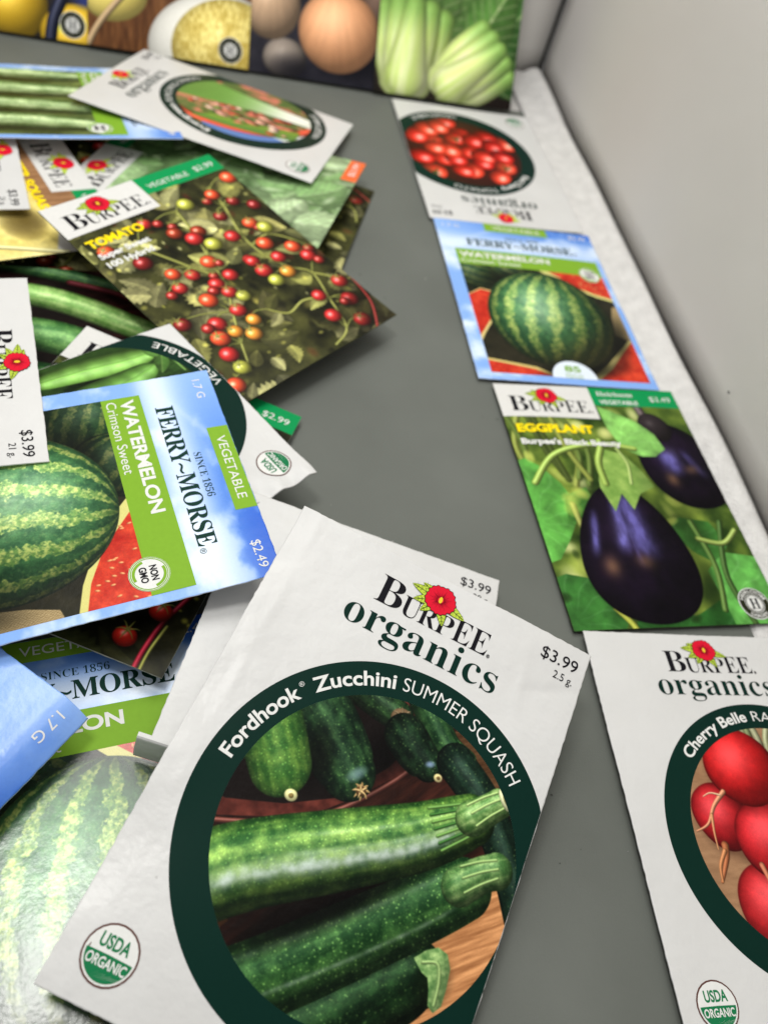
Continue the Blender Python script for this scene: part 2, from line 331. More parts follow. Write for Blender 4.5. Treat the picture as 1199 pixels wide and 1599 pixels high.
    C.blob(73.7, 71.4, 2.6, .9, 2.35, (212, 214, 164), amb=.6, spec=.1); C.blob(74.0, 71.6, 1.4, .45, 2.35, (150, 140, 90), amb=.6, spec=0)
    C.blur(.06)
    C.a = np.clip(C.a * 1.08, 0, 1); return C.image('zucchini_print', sat=.93)

def melon_tex(seed=0, tilt=0.12):
    def f(p, r, nz, X, Y):
        cw = np.sqrt(np.clip(1 - r * r, .02, 1)); lon = np.arcsin(np.clip(p / cw, -1, 1))
        jag = (fbm(X * .13 + seed, Y * .17, 3) - .5) * .55 + (fbm(X * .45, Y * .55 + seed, 4) - .5) * .62
        st = .5 + .5 * np.cos((lon * 5.0 + .7 + jag * 1.25) * np.pi)
        k = sst(.30, .50, st + (fbm(X * 1.3, Y * 1.6 + 3, 4) - .5) * .6)
        lightc = mixc(np.array([96, 140, 62]) / 255., np.array([184, 202, 104]) / 255., sst(.32, .66, fbm(X * .8 + 40, Y * 1.0, 5)))
        lightc = mixc(lightc, np.array([44, 96, 46]) / 255., sst(.53, .64, fbm(X * 1.6, Y * 1.2 + 9, 4)) * .6)
        darkc = mixc(np.array([18, 62, 34]) / 255., np.array([66, 124, 66]) / 255., np.clip(fbm(X * .5 + 7, Y * .35, 5) * 1.5 - .25, 0, 1))
        darkc = mixc(darkc, np.array([120, 160, 84]) / 255., sst(.60, .72, fbm(X * 1.1 + 3, Y * 1.5 + 70, 4)) * .3)
        c = mixc(lightc, darkc, k)
        # waxy bloom, paler towards the crown
        b = np.exp(-((p + .18) / .42) ** 2 - ((r - .22) / .5) ** 2) * .36; c = mixc(c, np.array([196, 212, 186]) / 255., b * (.5 + .8 * fbm(X * .5, Y * .5, 3)))
        return c * (.82 + .36 * fbm(X * 3.1, Y * 3.1, 3))[..., None]
    return f

def flesh(seedrow=True, s=0):
    def f(X, Y):
        g = fbm(X * .35 + s, Y * .35, 4); c = mixc(np.array([168, 30, 20]) / 255., np.array([214, 70, 42]) / 255., np.clip(g * 1.5 - .25, 0, 1))
        return c * (.9 + .2 * fbm(X * 3, Y * 3, 2))[..., None]
    return f
def pic_melon():
    C = Can(6.3, 3.6, 73.8, 73.0, 12, (30, 32, 20))
    def bgf(X, Y):
        g = fbm(X * .15, Y * .15, 4); return mixc(np.array([14, 15, 9]) / 255., np.array([50, 46, 30]) / 255., g)
    C.fill(bgf)
    def dark_melon(p, r, nz, X, Y): return melon_tex(5)(p, r, nz, X, Y) * .55
    C.blob(14, 70, 13, 16, 1.2, tex=dark_melon, amb=.35, spec=.1)
    C.blob(33, 77, 14, 12, .9, tex=dark_melon, amb=.35, spec=.1)
    C.soft(30, 66, 20, 9, 0, (5, 8, 3), .8)
    # wedge left
    C.poly([(6, 22), (6, 54), (13, 59), (19.6, 57.4), (18, 43), (9, 28)], (206, 186, 120)); C.poly([(6, 26), (6, 53.4), (13, 58.2), (18.2, 56.8), (17.2, 44), (9, 30.5)], flesh())
    # wedge upper right with seeds
    C.poly([(46, 76.8), (81, 76.8), (81, 58), (72, 60.5), (60, 66), (50, 73)], (206, 200, 122)); C.poly([(51, 76.8), (81, 76.8), (81, 60.2), (72, 62.6), (62, 67.5)], flesh(s=8))
    for _ in range(30):
        x, y = rnd.uniform(54, 80), rnd.uniform(62.5, 76)
        if y > 94.5 - .45 * x + 0.0: C.blob(x, y, .34, .72, rnd.uniform(-.6, .2), (222, 150, 96), amb=.75, spec=.2)
    # wedge lower right, lower left
    C.poly([(50, 3), (81, 3), (81, 34), (74, 26), (62, 13)], (206, 190, 120)); C.poly([(55, 3), (81, 3), (81, 31.5), (74, 23.5), (64, 11)], flesh(s=3))
    C.poly([(5, 3), (40, 3), (28, 9), (5, 13)], (200, 180, 110)); C.poly([(5, 3), (38, 3), (27, 7.5), (5, 11.5)], flesh(s=5))
    # burlap at the right
    def burlap(X, Y):
        a = np.sin(X * 9 + fbm(X, Y, 2) * 5) * np.sin(Y * 7 + fbm(X + 5, Y, 2) * 5); return mixc(np.array([104, 84, 52]) / 255., np.array([206, 184, 138]) / 255., .5 + .5 * a * .8)
    C.poly([(73, 34), (81, 30), (81, 55), (77.5, 54), (75, 46)], burlap)
    C.soft(50, 8, 30, 8, .25, (4, 5, 2), .9); C.soft(73, 30, 8, 22, -.25, (4, 5, 2), .75)
    def mt(p, r, nz, X, Y):
        c = melon_tex(0)(p, r, nz, X, Y)
        # yellow ground spot at the lower right end
        k = sst(.25, .95, p * .55 - r * .75) * .55
        return mixc(c, np.array([156, 128, 62]) / 255. * (.8 + .4 * fbm(X, Y, 3))[..., None], k)
    C.blob(43.5, 41.5, 30.0, 33.2, -.20, tex=mt, amb=.36, spec=.14, shin=7, rim=.7)
    C.blur(.06)
    return C.image('watermelon_print')

def pic_radish():
    C = Can(17, 14, 67, 70, 12, (158, 118, 82))
    def bgf(X, Y):
        gr = fbm(X * .25, Y * .9, 4); c = mixc(np.array([126, 94, 68]) / 255., np.array([178, 138, 104]) / 255., gr * .6 + .4 * fbm(X * .15, Y * .15, 3))
        return c
    C.fill(bgf)
    for k in range(16):
        x = 38 + k * 2.8 + rnd.uniform(-1, 1); C.tube([(x, 70 - k * .5), (x + rnd.uniform(-2, 3), 78), (x + rnd.uniform(-4, 6), 88)], lambda t: 1.2, mixc(np.array((120, 132, 88.)), np.array((196, 190, 160.)), rnd.random()), spec=.2, n=14)
    C.soft(66, 62, 16, 22, 0, (16, 10, 10), .85)
    def rtex(cc, s):
        def f(p, r, nz, X, Y):
            g = fbm(X * .4 + s, Y * .4, 4); c = mixc(np.array(cc) * .84, np.array(cc) * 1.1, g) / 255.
            return c * (.94 + .12 * fbm(X * 3, Y * 3, 2))[..., None]
        return f
    def rad(x, y, rx, ry, a=0, c=(204, 34, 34), s=0):
        C.soft(x + 1, y - 2, rx * 1.22, ry * 1.22, a, (30, 10, 8), .75, 1.2); C.blob(x, y, rx, ry, a, tex=rtex(c, s), amb=.58, spec=.20, shin=7, sq=2.2, rim=.5)
    rad(62, 71, 10, 10, 0, (190, 28, 32), 3); rad(74, 60, 10, 11, 0, (200, 34, 36), 4); rad(60, 26, 12, 11, 0, (196, 40, 40), 9); rad(72, 40, 11, 11, 0, (196, 32, 34), 10)
    rad(37, 31, 11.8, 12, .2, (180, 34, 38), 5)
    rad(28.6, 55.5, 8.6, 9.8, .55, (176, 28, 34), 2)
    C.tube([(26.5, 47.5), (25.6, 44), (22, 38)], lambda t: 1.2 - .75 * t, (176, 104, 66), spec=.1, n=16); C.tube([(25.8, 46), (23, 42), (22.2, 38)], lambda t: .7 - .4 * t, (196, 130, 84), spec=.1, n=12)
    rad(43, 48.8, 12.0, 11.4, .1, (190, 32, 38), 6)
    rad(40, 70, 12.0, 11.6, -.5, (196, 28, 30), 1)
    C.tube([(31.5, 62.5), (27, 58.5), (23.4, 53.5), (19, 51.5)], lambda t: .8 - .55 * t, (206, 140, 104), spec=.12, n=20)
    C.tube([(25.4, 56), (24.4, 51), (24, 46.5)], lambda t: .5 - .3 * t, (214, 150, 104), spec=.1, n=12); C.tube([(30, 61.6), (27, 62.2), (24.4, 61.2)], lambda t: .35 - .2 * t, (226, 190, 150), spec=.1, n=12)
    C.tube([(36, 42), (37, 34), (34, 24), (34.5, 18)], lambda t: .85 - .5 * t, (208, 128, 96), spec=.12, n=20); C.tube([(35, 25), (38, 31), (41, 34)], lambda t: .5, (216, 140, 100), spec=.1, n=10)
    C.tube([(57, 34), (56, 26), (58, 16)], lambda t: .8 - .5 * t, (206, 130, 96), spec=.12, n=20)
    C.blur(.07); return C.image('radish_print', sat=1.02)

def leafy_bg(C, n, cols, size, seed, dark=(20, 24, 10)):
    r = random.Random(seed)
    for i in range(n):
        x = r.uniform(C.x0 - 3, C.x0 + C.w + 3); y = r.uniform(C.y0 - 3, C.y0 + C.h + 3); c = np.array(r.choice(cols), float) * r.uniform(.6, 1.12) * (.55 + .5 * i / n)
        ln = r.uniform(*size); C.leaf(x, y, r.uniform(0, 6.28), ln, ln * r.uniform(.26, .42), c, vein=tuple(np.minimum(c * 1.5, 235)), ser=r.choice((0, .25, .35)), bend=r.uniform(-.3, .3), seed=r.random() * 50, vs=.4, shadow=.45)

def pic_tomato():
    C = Can(0, 0, 83, 115, 9, (22, 24, 10))
    C.fill(lambda X, Y: mixc(np.array([16, 17, 8]) / 255., np.array([74, 74, 34]) / 255., np.clip(fbm(X * .11, Y * .11, 5) * 1.5 - .3, 0, 1)))
    r = random.Random(5)
    for _ in range(60): C.soft(r.uniform(0, 83), r.uniform(0, 114), r.uniform(1, 4), r.uniform(1, 4), 0, r.choice([(150, 140, 60), (120, 118, 60), (90, 20, 16), (190, 176, 80)]), r.uniform(.2, .6))
    leafy_bg(C, 96, [(164, 162, 84), (178, 172, 98), (140, 140, 70), (190, 186, 120)], (7, 17), 21)
    for _ in range(16): C.soft(r.uniform(0, 83), r.uniform(0, 114), r.uniform(4, 10), r.uniform(3, 8), r.uniform(0, 3), (12, 12, 6), .5)
    leafy_bg(C, 20, [(176, 178, 104), (164, 164, 88), (192, 190, 124)], (9, 18), 22)
    for _ in range(70): C.soft(r.uniform(0, 83), r.uniform(0, 96), r.uniform(.6, 1.8), r.uniform(.6, 1.6), 0, r.choice([(206, 200, 90), (190, 186, 110), (226, 222, 150), (150, 150, 60)]), r.uniform(.4, .85))
    for _ in range(30): C.soft(r.uniform(0, 83), r.uniform(0, 110), r.uniform(1.5, 5), r.uniform(1, 3), r.uniform(0, 3), (14, 14, 7), .7)
    red = [(59.9, 79.7), (68.1, 70.9), (41.7, 74.2), (56.1, 68.2), (64.9, 58.5), (74.0, 51.5), (76.2, 44.5), (53.2, 53.0), (64.2, 49.7), (53.6, 46.7), (36.9, 80.2), (38.0, 61.1), (40.4, 51.5), (27.6, 58.4), (21.4, 62.3), (15.7, 72.5), (32.4, 50.2), (33.8, 44.5), (18.9, 55.1), (24.0, 45.0), (30.2, 35.5), (18.7, 33.9), (15.0, 27.8), (12.5, 20.3), (77.0, 26.9), (63.2, 25.0), (73.1, 17.3), (60.3, 14.1), (69.2, 6.3), (7.8, 40.2), (77.8, 79.2), (71.2, 85.0), (46, 77), (8, 84), (66, 92), (30, 90), (5, 8), (80, 98)]
    org = [(61.7, 41.5), (31.9, 28.7), (22.0, 27.6), (27.1, 23.2)]; gr = [(46.3, 68.3), (54.3, 40.1), (37.1, 40.2), (12.3, 13.1), (52, 92), (72, 66)]
    vines = [[(68, 96), (65.6, 83.8), (60, 66.7), (60, 53), (64.4, 42.8), (70.2, 35.7), (65.8, 21.3), (60.4, 6.3), (50, 2)], [(20, 80), (30, 62), (36, 50), (28, 36), (20, 22), (14, 10)], [(46, 90), (44, 78), (40, 64), (36, 50)], [(70, 36), (76, 30), (80, 22)], [(66, 22), (56, 26), (46, 24), (40, 30)], [(60, 60), (70, 62), (78, 54)]]
    for v in vines: C.tube(v, lambda t: .75 - .25 * t, (132, 134, 62), spec=.15, n=40)
    allp = [(x, y, 'r') for x, y in red] + [(x, y, 'o') for x, y in org] + [(x, y, 'g') for x, y in gr] + [(x + r.uniform(-6, 6), y + r.uniform(-5, 5), 's') for x, y in red if r.random() < .4]
    for x, y, k in allp:
        v = min((q for vv in vines for q in vv), key=lambda q: (q[0] - x) ** 2 + (q[1] - y) ** 2)
        C.tube([(x, y + 2), ((x + v[0]) / 2, (y + v[1]) / 2 + 2.2), v], lambda t: .3, (124, 128, 58), spec=.1, n=12)
    dimset = {(36.9, 80.2), (7.8, 40.2), (77.8, 79.2), (71.2, 85.0), (59.9, 79.7), (46, 77), (15.7, 72.5)}
    for x, y, k in sorted(allp, key=lambda q: -q[1]):
        rr = r.uniform(3.0, 3.9) if k != 's' else r.uniform(1.9, 2.8); c = {'r': (184, 36, 34), 's': (150, 34, 28), 'o': (222, 138, 44), 'g': (168, 170, 60)}[k]
        if k == 'r' and r.random() < .25: c = (216, 70, 36)
        if (x, y) in dimset: c = tuple(v * .66 for v in c)
        C.soft(x + .6, y - 1, rr * 1.5, rr * 1.5, 0, (6, 6, 2), .7); C.blob(x, y, rr, rr * .96, 0, c, amb=.44, spec=.5, shin=26, rim=.6)
        if r.random() < .45: C.star(x + r.uniform(-.8, .8), y + r.uniform(1.2, 2.4), rr * .8, (138, 140, 66), 5, r.uniform(0, 3), .13)
    C.soft(78, 8, 16, 34, -.5, (10, 4, 2), .5); C.tube([(84, 30), (80, 12), (70, -2)], .6, (120, 30, 26), spec=.2)
    C.blur(.08); C.a = np.clip(C.a * 1.16 + .012, 0, 1); return C.image('tomato_print', sat=.94)

def pic_chard_tomato():
    """dark tomato picture of the half hidden packet"""
    C = Can(0, 0, 83, 115, 8, (20, 20, 10)); C.fill(lambda X, Y: mixc(np.array([10, 11, 6]) / 255., np.array([64, 62, 36]) / 255., np.clip(fbm(X * .14, Y * .14, 5) * 1.4 - .35, 0, 1)))
    leafy_bg(C, 26, [(70, 76, 36), (60, 66, 34), (88, 90, 48)], (12, 22), 8)
    r = random.Random(2)
    for _ in range(40): C.soft(r.uniform(30, 83), r.uniform(5, 90), r.uniform(.6, 1.6), r.uniform(.6, 1.6), 0, (190, 186, 70), .7)
    C.soft(60, 12, 26, 14, 0, (8, 8, 4), .6)
    C.tube([(75.0, -1), (74.9, 6), (76.0, 16), (80, 30)], .75, (168, 28, 48), spec=.35); C.tube([(76.6, -1), (76.4, 6), (77.4, 15)], .45, (160, 160, 74), spec=.2)
    for x, y in ((68.6, 7.4), (73.8, 18.6), (54, 24), (62, 44), (40, 40), (48, 64), (30, 20)):
        C.soft(x + .6, y - 1, 5, 5, 0, (4, 4, 2), .8); C.blob(x, y, 3.4, 3.2, 0, (206, 40, 30), amb=.42, spec=.6, shin=30, rim=.5); C.star(x - .2, y + 2.2, 3.4, (150, 150, 70), 6, .3, .10)
    C.blur(.06); return C.image('dark_tomato_print')

def pic_eggplant():
    C = Can(0, 0, 83, 115, 9, (60, 84, 30)); C.fill(lambda X, Y: mixc(np.array([34, 54, 20]) / 255., np.array([150, 170, 70]) / 255., np.clip(fbm(X * .08, Y * .08, 4) * 1.6 - .4, 0, 1)))
    r = random.Random(9)
    for _ in range(46): C.soft(r.uniform(0, 83), r.uniform(0, 104), r.uniform(2, 8), r.uniform(2, 8), r.uniform(0, 3), r.choice([(226, 226, 130), (196, 206, 100), (236, 236, 170), (24, 36, 14), (26, 44, 18), (150, 160, 70)]), r.uniform(.3, .75))
    for i in range(9):
        x = r.uniform(0, 40); C.tube([(x, r.uniform(58, 66)), (x + r.uniform(-6, 6), 80), (x + r.uniform(-12, 4), 100)], lambda t: 1.3, r.choice([(96, 116, 52), (142, 152, 72), (70, 84, 36)]), spec=.15, n=18)
    C.blur(.25)
    def lf(pts, c, s=0):
        c = np.array(c) / 255.; P = np.array(pts); ctr = P.mean(0) + np.array([-9, -7])
        def t(X, Y):
            g = fbm(X * .18 + s, Y * .18, 4); an = np.arctan2(Y - ctr[1], X - ctr[0]); rr = np.hypot(X - ctr[0], Y - ctr[1])
            v = np.exp(-((((an * 2.4 + .15 * np.sin(rr * .4)) % 1) - .5) / .06) ** 2) * np.clip(rr / 6, .2, 1)
            return np.clip(c * (.62 + .72 * g)[..., None] + (v * .055)[..., None], 0, 1)
        C.poly(pts, t)
    lf([(-2, 72), (3, 74), (8, 70), (14, 62), (18, 52), (15, 44), (10, 36), (4, 28), (-2, 26)], (92, 158, 70), 1)
    lf([(-2, 20), (4, 22), (12, 20), (18, 14), (22, 4), (18, -2), (-2, -2)], (52, 100, 44), 2)
    lf([(22, -2), (26, 6), (36, 6), (48, 4), (60, 10), (66, 2), (66, -2)], (44, 96, 40), 3)
    lf([(50, 40), (58, 46), (70, 44), (74, 34), (66, 24), (58, 30)], (60, 112, 48), 4)
    lf([(60, 22), (70, 30), (84, 28), (84, -2), (62, -2)], (92, 156, 74), 5)
    lf([(14, 56), (24, 60), (26, 50), (20, 44), (12, 44)], (72, 128, 52), 6)
    C.soft(62, 40, 8, 16, .3, (20, 34, 12), .6); C.soft(58, 14, 6, 18, -.2, (18, 34, 12), .7)
    for p, cc in (([(60, 6), (64, 24), (62, 44)], (90, 120, 56)), ([(70, 0), (67, 20), (75, 44)], (66, 96, 44)), ([(80, 40), (72, 34), (62, 36)], (140, 160, 80)), ([(18, 8), (22, 2), (24, -3)], (206, 210, 90)), ([(22, 22), (17, 40), (16, 52)], (200, 206, 110))):
        C.tube(p, lambda t: 1.2, cc, spec=.2, n=18)
    def eg(s, hl):
        def f(p, r_, nz, X, Y):
            base = mixc(np.array([10, 8, 14]) / 255., np.array([30, 18, 38]) / 255., fbm(X * .15 + s, Y * .12, 3))
            k = np.zeros(X.shape)
            for (cx, wd, y0, y1, a) in hl: k = np.maximum(k, np.exp(-((p - cx + .10 * r_ * np.sign(cx + .01)) / wd) ** 2) * sst(y0, y0 + .3, r_) * (1 - sst(y1 - .3, y1, r_)) * a)
            n2 = fbm(X * .5, Y * .2 + s, 3)
            c = mixc(base, np.array([104, 98, 168]) / 255., np.clip(k * (.4 + .9 * n2), 0, .92))
            warm = np.exp(-((p + .5) / .14) ** 2 - ((r_ + .25) / .14) ** 2) * .6 + np.exp(-((p - .1) / .16) ** 2 - ((r_ + .16) / .10) ** 2) * .45
            return mixc(c, np.array([156, 116, 84]) / 255., warm)
        return f
    for _ in range(26): C.soft(r.uniform(0, 83), r.uniform(2, 92), r.uniform(1, 4.5), r.uniform(1.5, 6), r.uniform(-.6, .6), r.choice([(240, 240, 160), (214, 222, 110), (30, 48, 18), (22, 34, 14)]), r.uniform(.5, .9), .9)
    # second eggplant, upper right
    C.soft(66, 66, 18, 22, 0, (20, 24, 14), .7)
    C.blob(71, 72.5, 19.0, 22.5, .30, tex=eg(4, [(-.25, .22, -.3, .5, .9), (.25, .10, -.5, .4, .5)]), amb=.55, spec=.05, egg=.12, rim=.5)
    C.tube([(62, 104), (63, 96), (60, 92)], 2.0, (96, 84, 84), spec=.4); C.blob(66, 92, 7, 8, .4, (44, 38, 40), amb=.5, spec=.1)
    lf([(43, 103.5), (50, 100), (58, 95), (64, 88), (66, 80), (60, 76), (54, 76), (47, 80), (44, 90)], (124, 176, 92), 7)
    C.tube([(4, 62), (16, 76), (36, 82), (52, 80)], lambda t: 1.4, (150, 176, 84), spec=.2, n=24)
    C.soft(36, 30, 27, 36, 0, (16, 24, 10), .65, .8)
    C.blob(34.4, 31.4, 21.6, 30.2, -.06, tex=eg(0, [(-.72, .075, -.2, .65, .95), (-.17, .13, -.15, .95, 1.0), (.20, .21, -.2, .95, 1.0), (.02, .05, -.3, .8, .6)]), amb=.6, spec=.03, egg=.25, rim=.5, sq=2.1)
    # calyx
    C.poly([(36, 80), (34, 72), (30.8, 64), (30, 60), (32.6, 48.6), (38, 57), (40.6, 49.4), (46, 57), (53.4, 60.5), (51, 68), (46, 77)], lambda X, Y: mixc(np.array([94, 132, 58]) / 255., np.array([168, 194, 106]) / 255., fbm(X * .3, Y * .3, 4)) * (1 - .18 * sst(42, 52, X))[..., None])
    C.tube([(33, 62), (33.5, 72), (37, 80), (38, 84)], lambda t: 1.6, (150, 176, 84), spec=.2); C.tube([(44, 62), (46, 72), (44, 80)], lambda t: .7, (178, 200, 120), spec=.1)
    C.blur(.05); return C.image('eggplant_print', sat=1.05)

def pic_bowl():
    C = Can(17, 14, 67, 70, 7, (50, 24, 18)); r = random.Random(4)
    C.soft(51, 49, 36, 34, 0, (90, 30, 22), .8)
    pts = []
    for j in range(6):
        for i in range(6): pts.append((20 + i * 11 + (j % 2) * 5.5 + r.uniform(-4, 4), 18 + j * 10.5 + r.uniform(-4, 4)))
    r.shuffle(pts)
    for x, y in pts:
        if (x - 51) ** 2 + (y - 50) ** 2 > 32 ** 2: continue
        C.soft(x, y - 1.5, 8.5, 8.5, 0, (60, 6, 4), .5); C.blob(x, y, r.uniform(6.2, 8.2), r.uniform(5.8, 7.4), r.uniform(0, 3), r.choice([(222, 48, 34), (206, 36, 28), (228, 66, 44)]), amb=.52, spec=.55, shin=18, rim=.4)
        if r.random() < .3: C.star(x, y + 1, 5, (62, 84, 34), 5, r.uniform(0, 3), .16)
    return C.image('cherry_tomato_print')

def pic_scallion():
    C = Can(17, 14, 67, 70, 7, (150, 110, 84)); r = random.Random(6)
    C.fill(lambda X, Y: mixc(np.array([84, 104, 54]) / 255., np.array([206, 120, 100]) / 255., sst(.35, .65, fbm(X * .12, Y * .12, 4))))
    C.poly([(17, 14), (17, 60), (26, 60), (30, 30), (46, 14)], (92, 122, 178)); C.poly([(30, 14), (33, 40), (40, 30), (50, 14)], (214, 216, 214))
    C.tube([(34, 84), (26, 70), (25, 54), (30, 36), (42, 22), (58, 14)], 2.6, (214, 78, 52), spec=.3)
    for i in range(7): C.tube([(27 + i * 1.0, 66 - i), (29 + i * 1.2, 44), (36 + i * 1.6, 20)], lambda t: 1.3, (84 + 7 * i, 128 + 5 * i, 56), spec=.15, n=14)
    for _ in range(70): C.blob(r.uniform(34, 58), r.uniform(24, 76), r.uniform(1.5, 4.2), r.uniform(1, 2.2), r.uniform(1.2, 2.2), r.choice([(232, 168, 148), (206, 120, 96), (110, 142, 62), (196, 84, 64), (86, 120, 50), (236, 196, 178)]), spec=.1)
    C.soft(60, 44, 10, 40, .05, (40, 40, 20), .5)
    for i in range(13):
        x = 55 + i * 1.05; C.tube([(58 + i * .6, 17 + (i % 3)), (x, 44), (44 + i * 2.6, 86)], lambda t: 1.1 + .5 * (t < .06), tex=lambda t, sn, nz, X, Y: mixc(np.array([240, 242, 228]) / 255., np.array([104, 152, 64]) / 255., sst(.2, .75, t)), spec=.2, n=24)
    C.blur(.3); return C.image('scallion_print')

def pic_cucumber():
    C = Can(6.3, 3.6, 73.8, 84.0, 6, (96, 112, 60)); r = random.Random(3)
    C.fill(lambda X, Y: mixc(np.array([46, 56, 26]) / 255., np.array([140, 158, 90]) / 255., fbm(X * .1, Y * .1, 4)))
    leafy_bg(C, 20, [(110, 136, 60), (140, 160, 84)], (10, 20), 3)
    for x0, x1 in ((10, 14), (27, 34), (44.5, 53), (64, 70)):
        C.soft((x0 + x1) / 2 + 6, 38, 7, 50, 0, (16, 22, 8), .8)
        C.tube([(x0, -4), ((x0 + x1) / 2 - 1.5, 36), (x1, 76)], lambda t: 8.4 - 3.2 * t ** 5, tex=zuc_tex((64, 92, 40), (166, 186, 130), 4, .6, x0, .2), amb=.35, spec=.35, shin=8)
    return C.image('cucumber_print')

def pic_peas():
    C = Can(10, 0, 74, 84, 9, (36, 62, 26)); C.fill(lambda X, Y: mixc(np.array([18, 34, 14]) / 255., np.array([70, 104, 44]) / 255., fbm(X * .12, Y * .12, 4)))
    leafy_bg(C, 14, [(64, 104, 46), (80, 124, 58), (54, 88, 40)], (14, 26), 4)
    def pod(p, rr, c, s):
        C.soft((p[0][0] + p[-1][0]) / 2 - 2, (p[0][1] + p[-1][1]) / 2, 8, 22, 0, (8, 14, 4), .7)
        def tx(t, sn, nz, X, Y):
            b = .5 + .5 * np.cos(t * 40 + s); return np.array(c) / 255. * (.86 + .16 * b * nz + .2 * (fbm(X * .4, Y * .4, 3) - .5))[..., None]
        C.tube(p, lambda t: rr * np.clip(np.sin(np.pi * np.clip(t * .98 + .01, 0, 1)), 0, 1) ** .42, tex=tx, amb=.5, spec=.25, shin=10)
        C.tube(p, lambda t: .35, np.array(c) * 1.2, spec=.2)
    pod([(77, 56), (75.5, 40), (73, 24), (72.5, 14)], 5.2, (124, 178, 78), 1)
    pod([(64, 62), (63.5, 44), (64, 28), (66.5, 17)], 5.6, (110, 164, 70), 2)
    pod([(52, 64), (50, 48), (51, 32), (55, 20)], 5.0, (120, 170, 76), 3); pod([(36, 60), (36, 44), (40, 26)], 5.0, (104, 156, 62), 4); pod([(24, 58), (22, 44), (26, 30)], 4.6, (104, 156, 62), 5)
    C.tube([(72, 14), (68, 10), (60, 9)], lambda t: .9 - .4 * t, (100, 140, 64), spec=.2); C.leaf(70, 12, .5, 9, 3, (84, 128, 56)); C.leaf(70, 12, 2.6, 9, 3, (74, 118, 50))
    C.blur(.06); return C.image('pea_pod_print')

def pic_green_squash():
    C = Can(0, 0, 83, 115, 8, (30, 12, 14)); C.fill(lambda X, Y: mixc(np.array([20, 10, 12]) / 255., np.array([84, 34, 34]) / 255., fbm((X + .4 * Y) * .1, (Y - .4 * X) * .5, 4)))
    for (p, r_, d, l, s) in (([(0, 118), (40, 112), (70, 103), (84, 96)], 4.2, (20, 54, 30), (84, 130, 62), 1), ([(0, 98), (40, 97), (74, 82.5), (84, 76)], 6.3, (84, 134, 54), (184, 212, 132), 2), ([(0, 74), (40, 76), (66, 66), (84, 56)], 8.6, (44, 94, 40), (116, 166, 88), 3), ([(0, 50), (40, 52), (84, 36)], 10, (20, 60, 26), (84, 140, 62), 4), ([(0, 22), (84, 10)], 11, (24, 66, 28), (90, 146, 66), 5)):
        C.soft(42, p[0][1] - 10, 60, 10, -.3, (4, 4, 2), .8); C.tube(p, lambda t: r_ - .8 * t ** 4, tex=zuc_tex(d, l, 5, .7, s, .15), spec=.25, shin=8)
    C.tube([(50, 106), (66, 101.5), (80, 94)], 1.6, (92, 30, 36), spec=.3)
    C.blur(.08); return C.image('green_squash_print')

def pic_lettuce():
    C = Can(0, 0, 83, 115, 6, (120, 156, 96)); r = random.Random(8)
    C.fill(lambda X, Y: mixc(np.array([96, 136, 80]) / 255., np.array([190, 212, 168]) / 255., np.clip(fbm(X * .09, Y * .09, 5) * 1.5 - .25, 0, 1)))
    for i in range(70):
        x, y = r.uniform(0, 83), r.uniform(0, 110); c = np.array(r.choice([(160, 194, 136), (140, 180, 116), (184, 210, 160), (120, 160, 98)]), float)
        ln = r.uniform(14, 30); C.leaf(x, y, r.uniform(0, 6.28), ln, ln * r.uniform(.4, .6), c, vein=(206, 222, 180), bend=r.uniform(-.4, .4), seed=r.random() * 30, vs=.55, shadow=.35, ser=.12)
    for i in range(50): C.soft(r.uniform(0, 83), r.uniform(0, 110), r.uniform(2, 9), r.uniform(.8, 2.5), r.uniform(0, 3.1), (206, 222, 186), .6)
    C.blur(.4)
    return C.image('lettuce_print')

def pic_yellow_squash():
    C = Can(0, 0, 83, 115, 6, (214, 190, 110)); r = random.Random(4)
    C.fill(lambda X, Y: mixc(np.array([222, 200, 104]) / 255., np.array([248, 236, 168]) / 255., np.clip(fbm(X * .07, Y * .07, 4) * 1.4 - .2, 0, 1)) * (.9 + .2 * fbm(X * .6, Y * .6, 3))[..., None])
    C.poly([(0, 115), (0, 88), (50, 88), (54, 96), (50, 115)], lambda X, Y: mixc(np.array([120, 84, 54]) / 255., np.array([176, 134, 96]) / 255., fbm(X * .6, Y * .15, 4)))
    C.poly([(50, 115), (53, 97), (52, 88), (70, 89), (83, 84), (83, 115)], lambda X, Y: mixc(np.array([170, 166, 160]) / 255., np.array([212, 210, 204]) / 255., fbm(X * .2, Y * .2, 3)))
    C.soft(62, 78, 12, 9, .2, (92, 76, 36), .85, .7); C.soft(58, 82, 9, 6, .2, (92, 76, 36), .6, .7); C.soft(30, 60, 16, 34, 0, (150, 120, 50), .4)
    C.tube([(83, 88), (74, 62), (70, 40)], 1.2, (246, 234, 170), spec=.1, soft=.2)
    C.blur(.3); return C.image('yellow_squash_print')

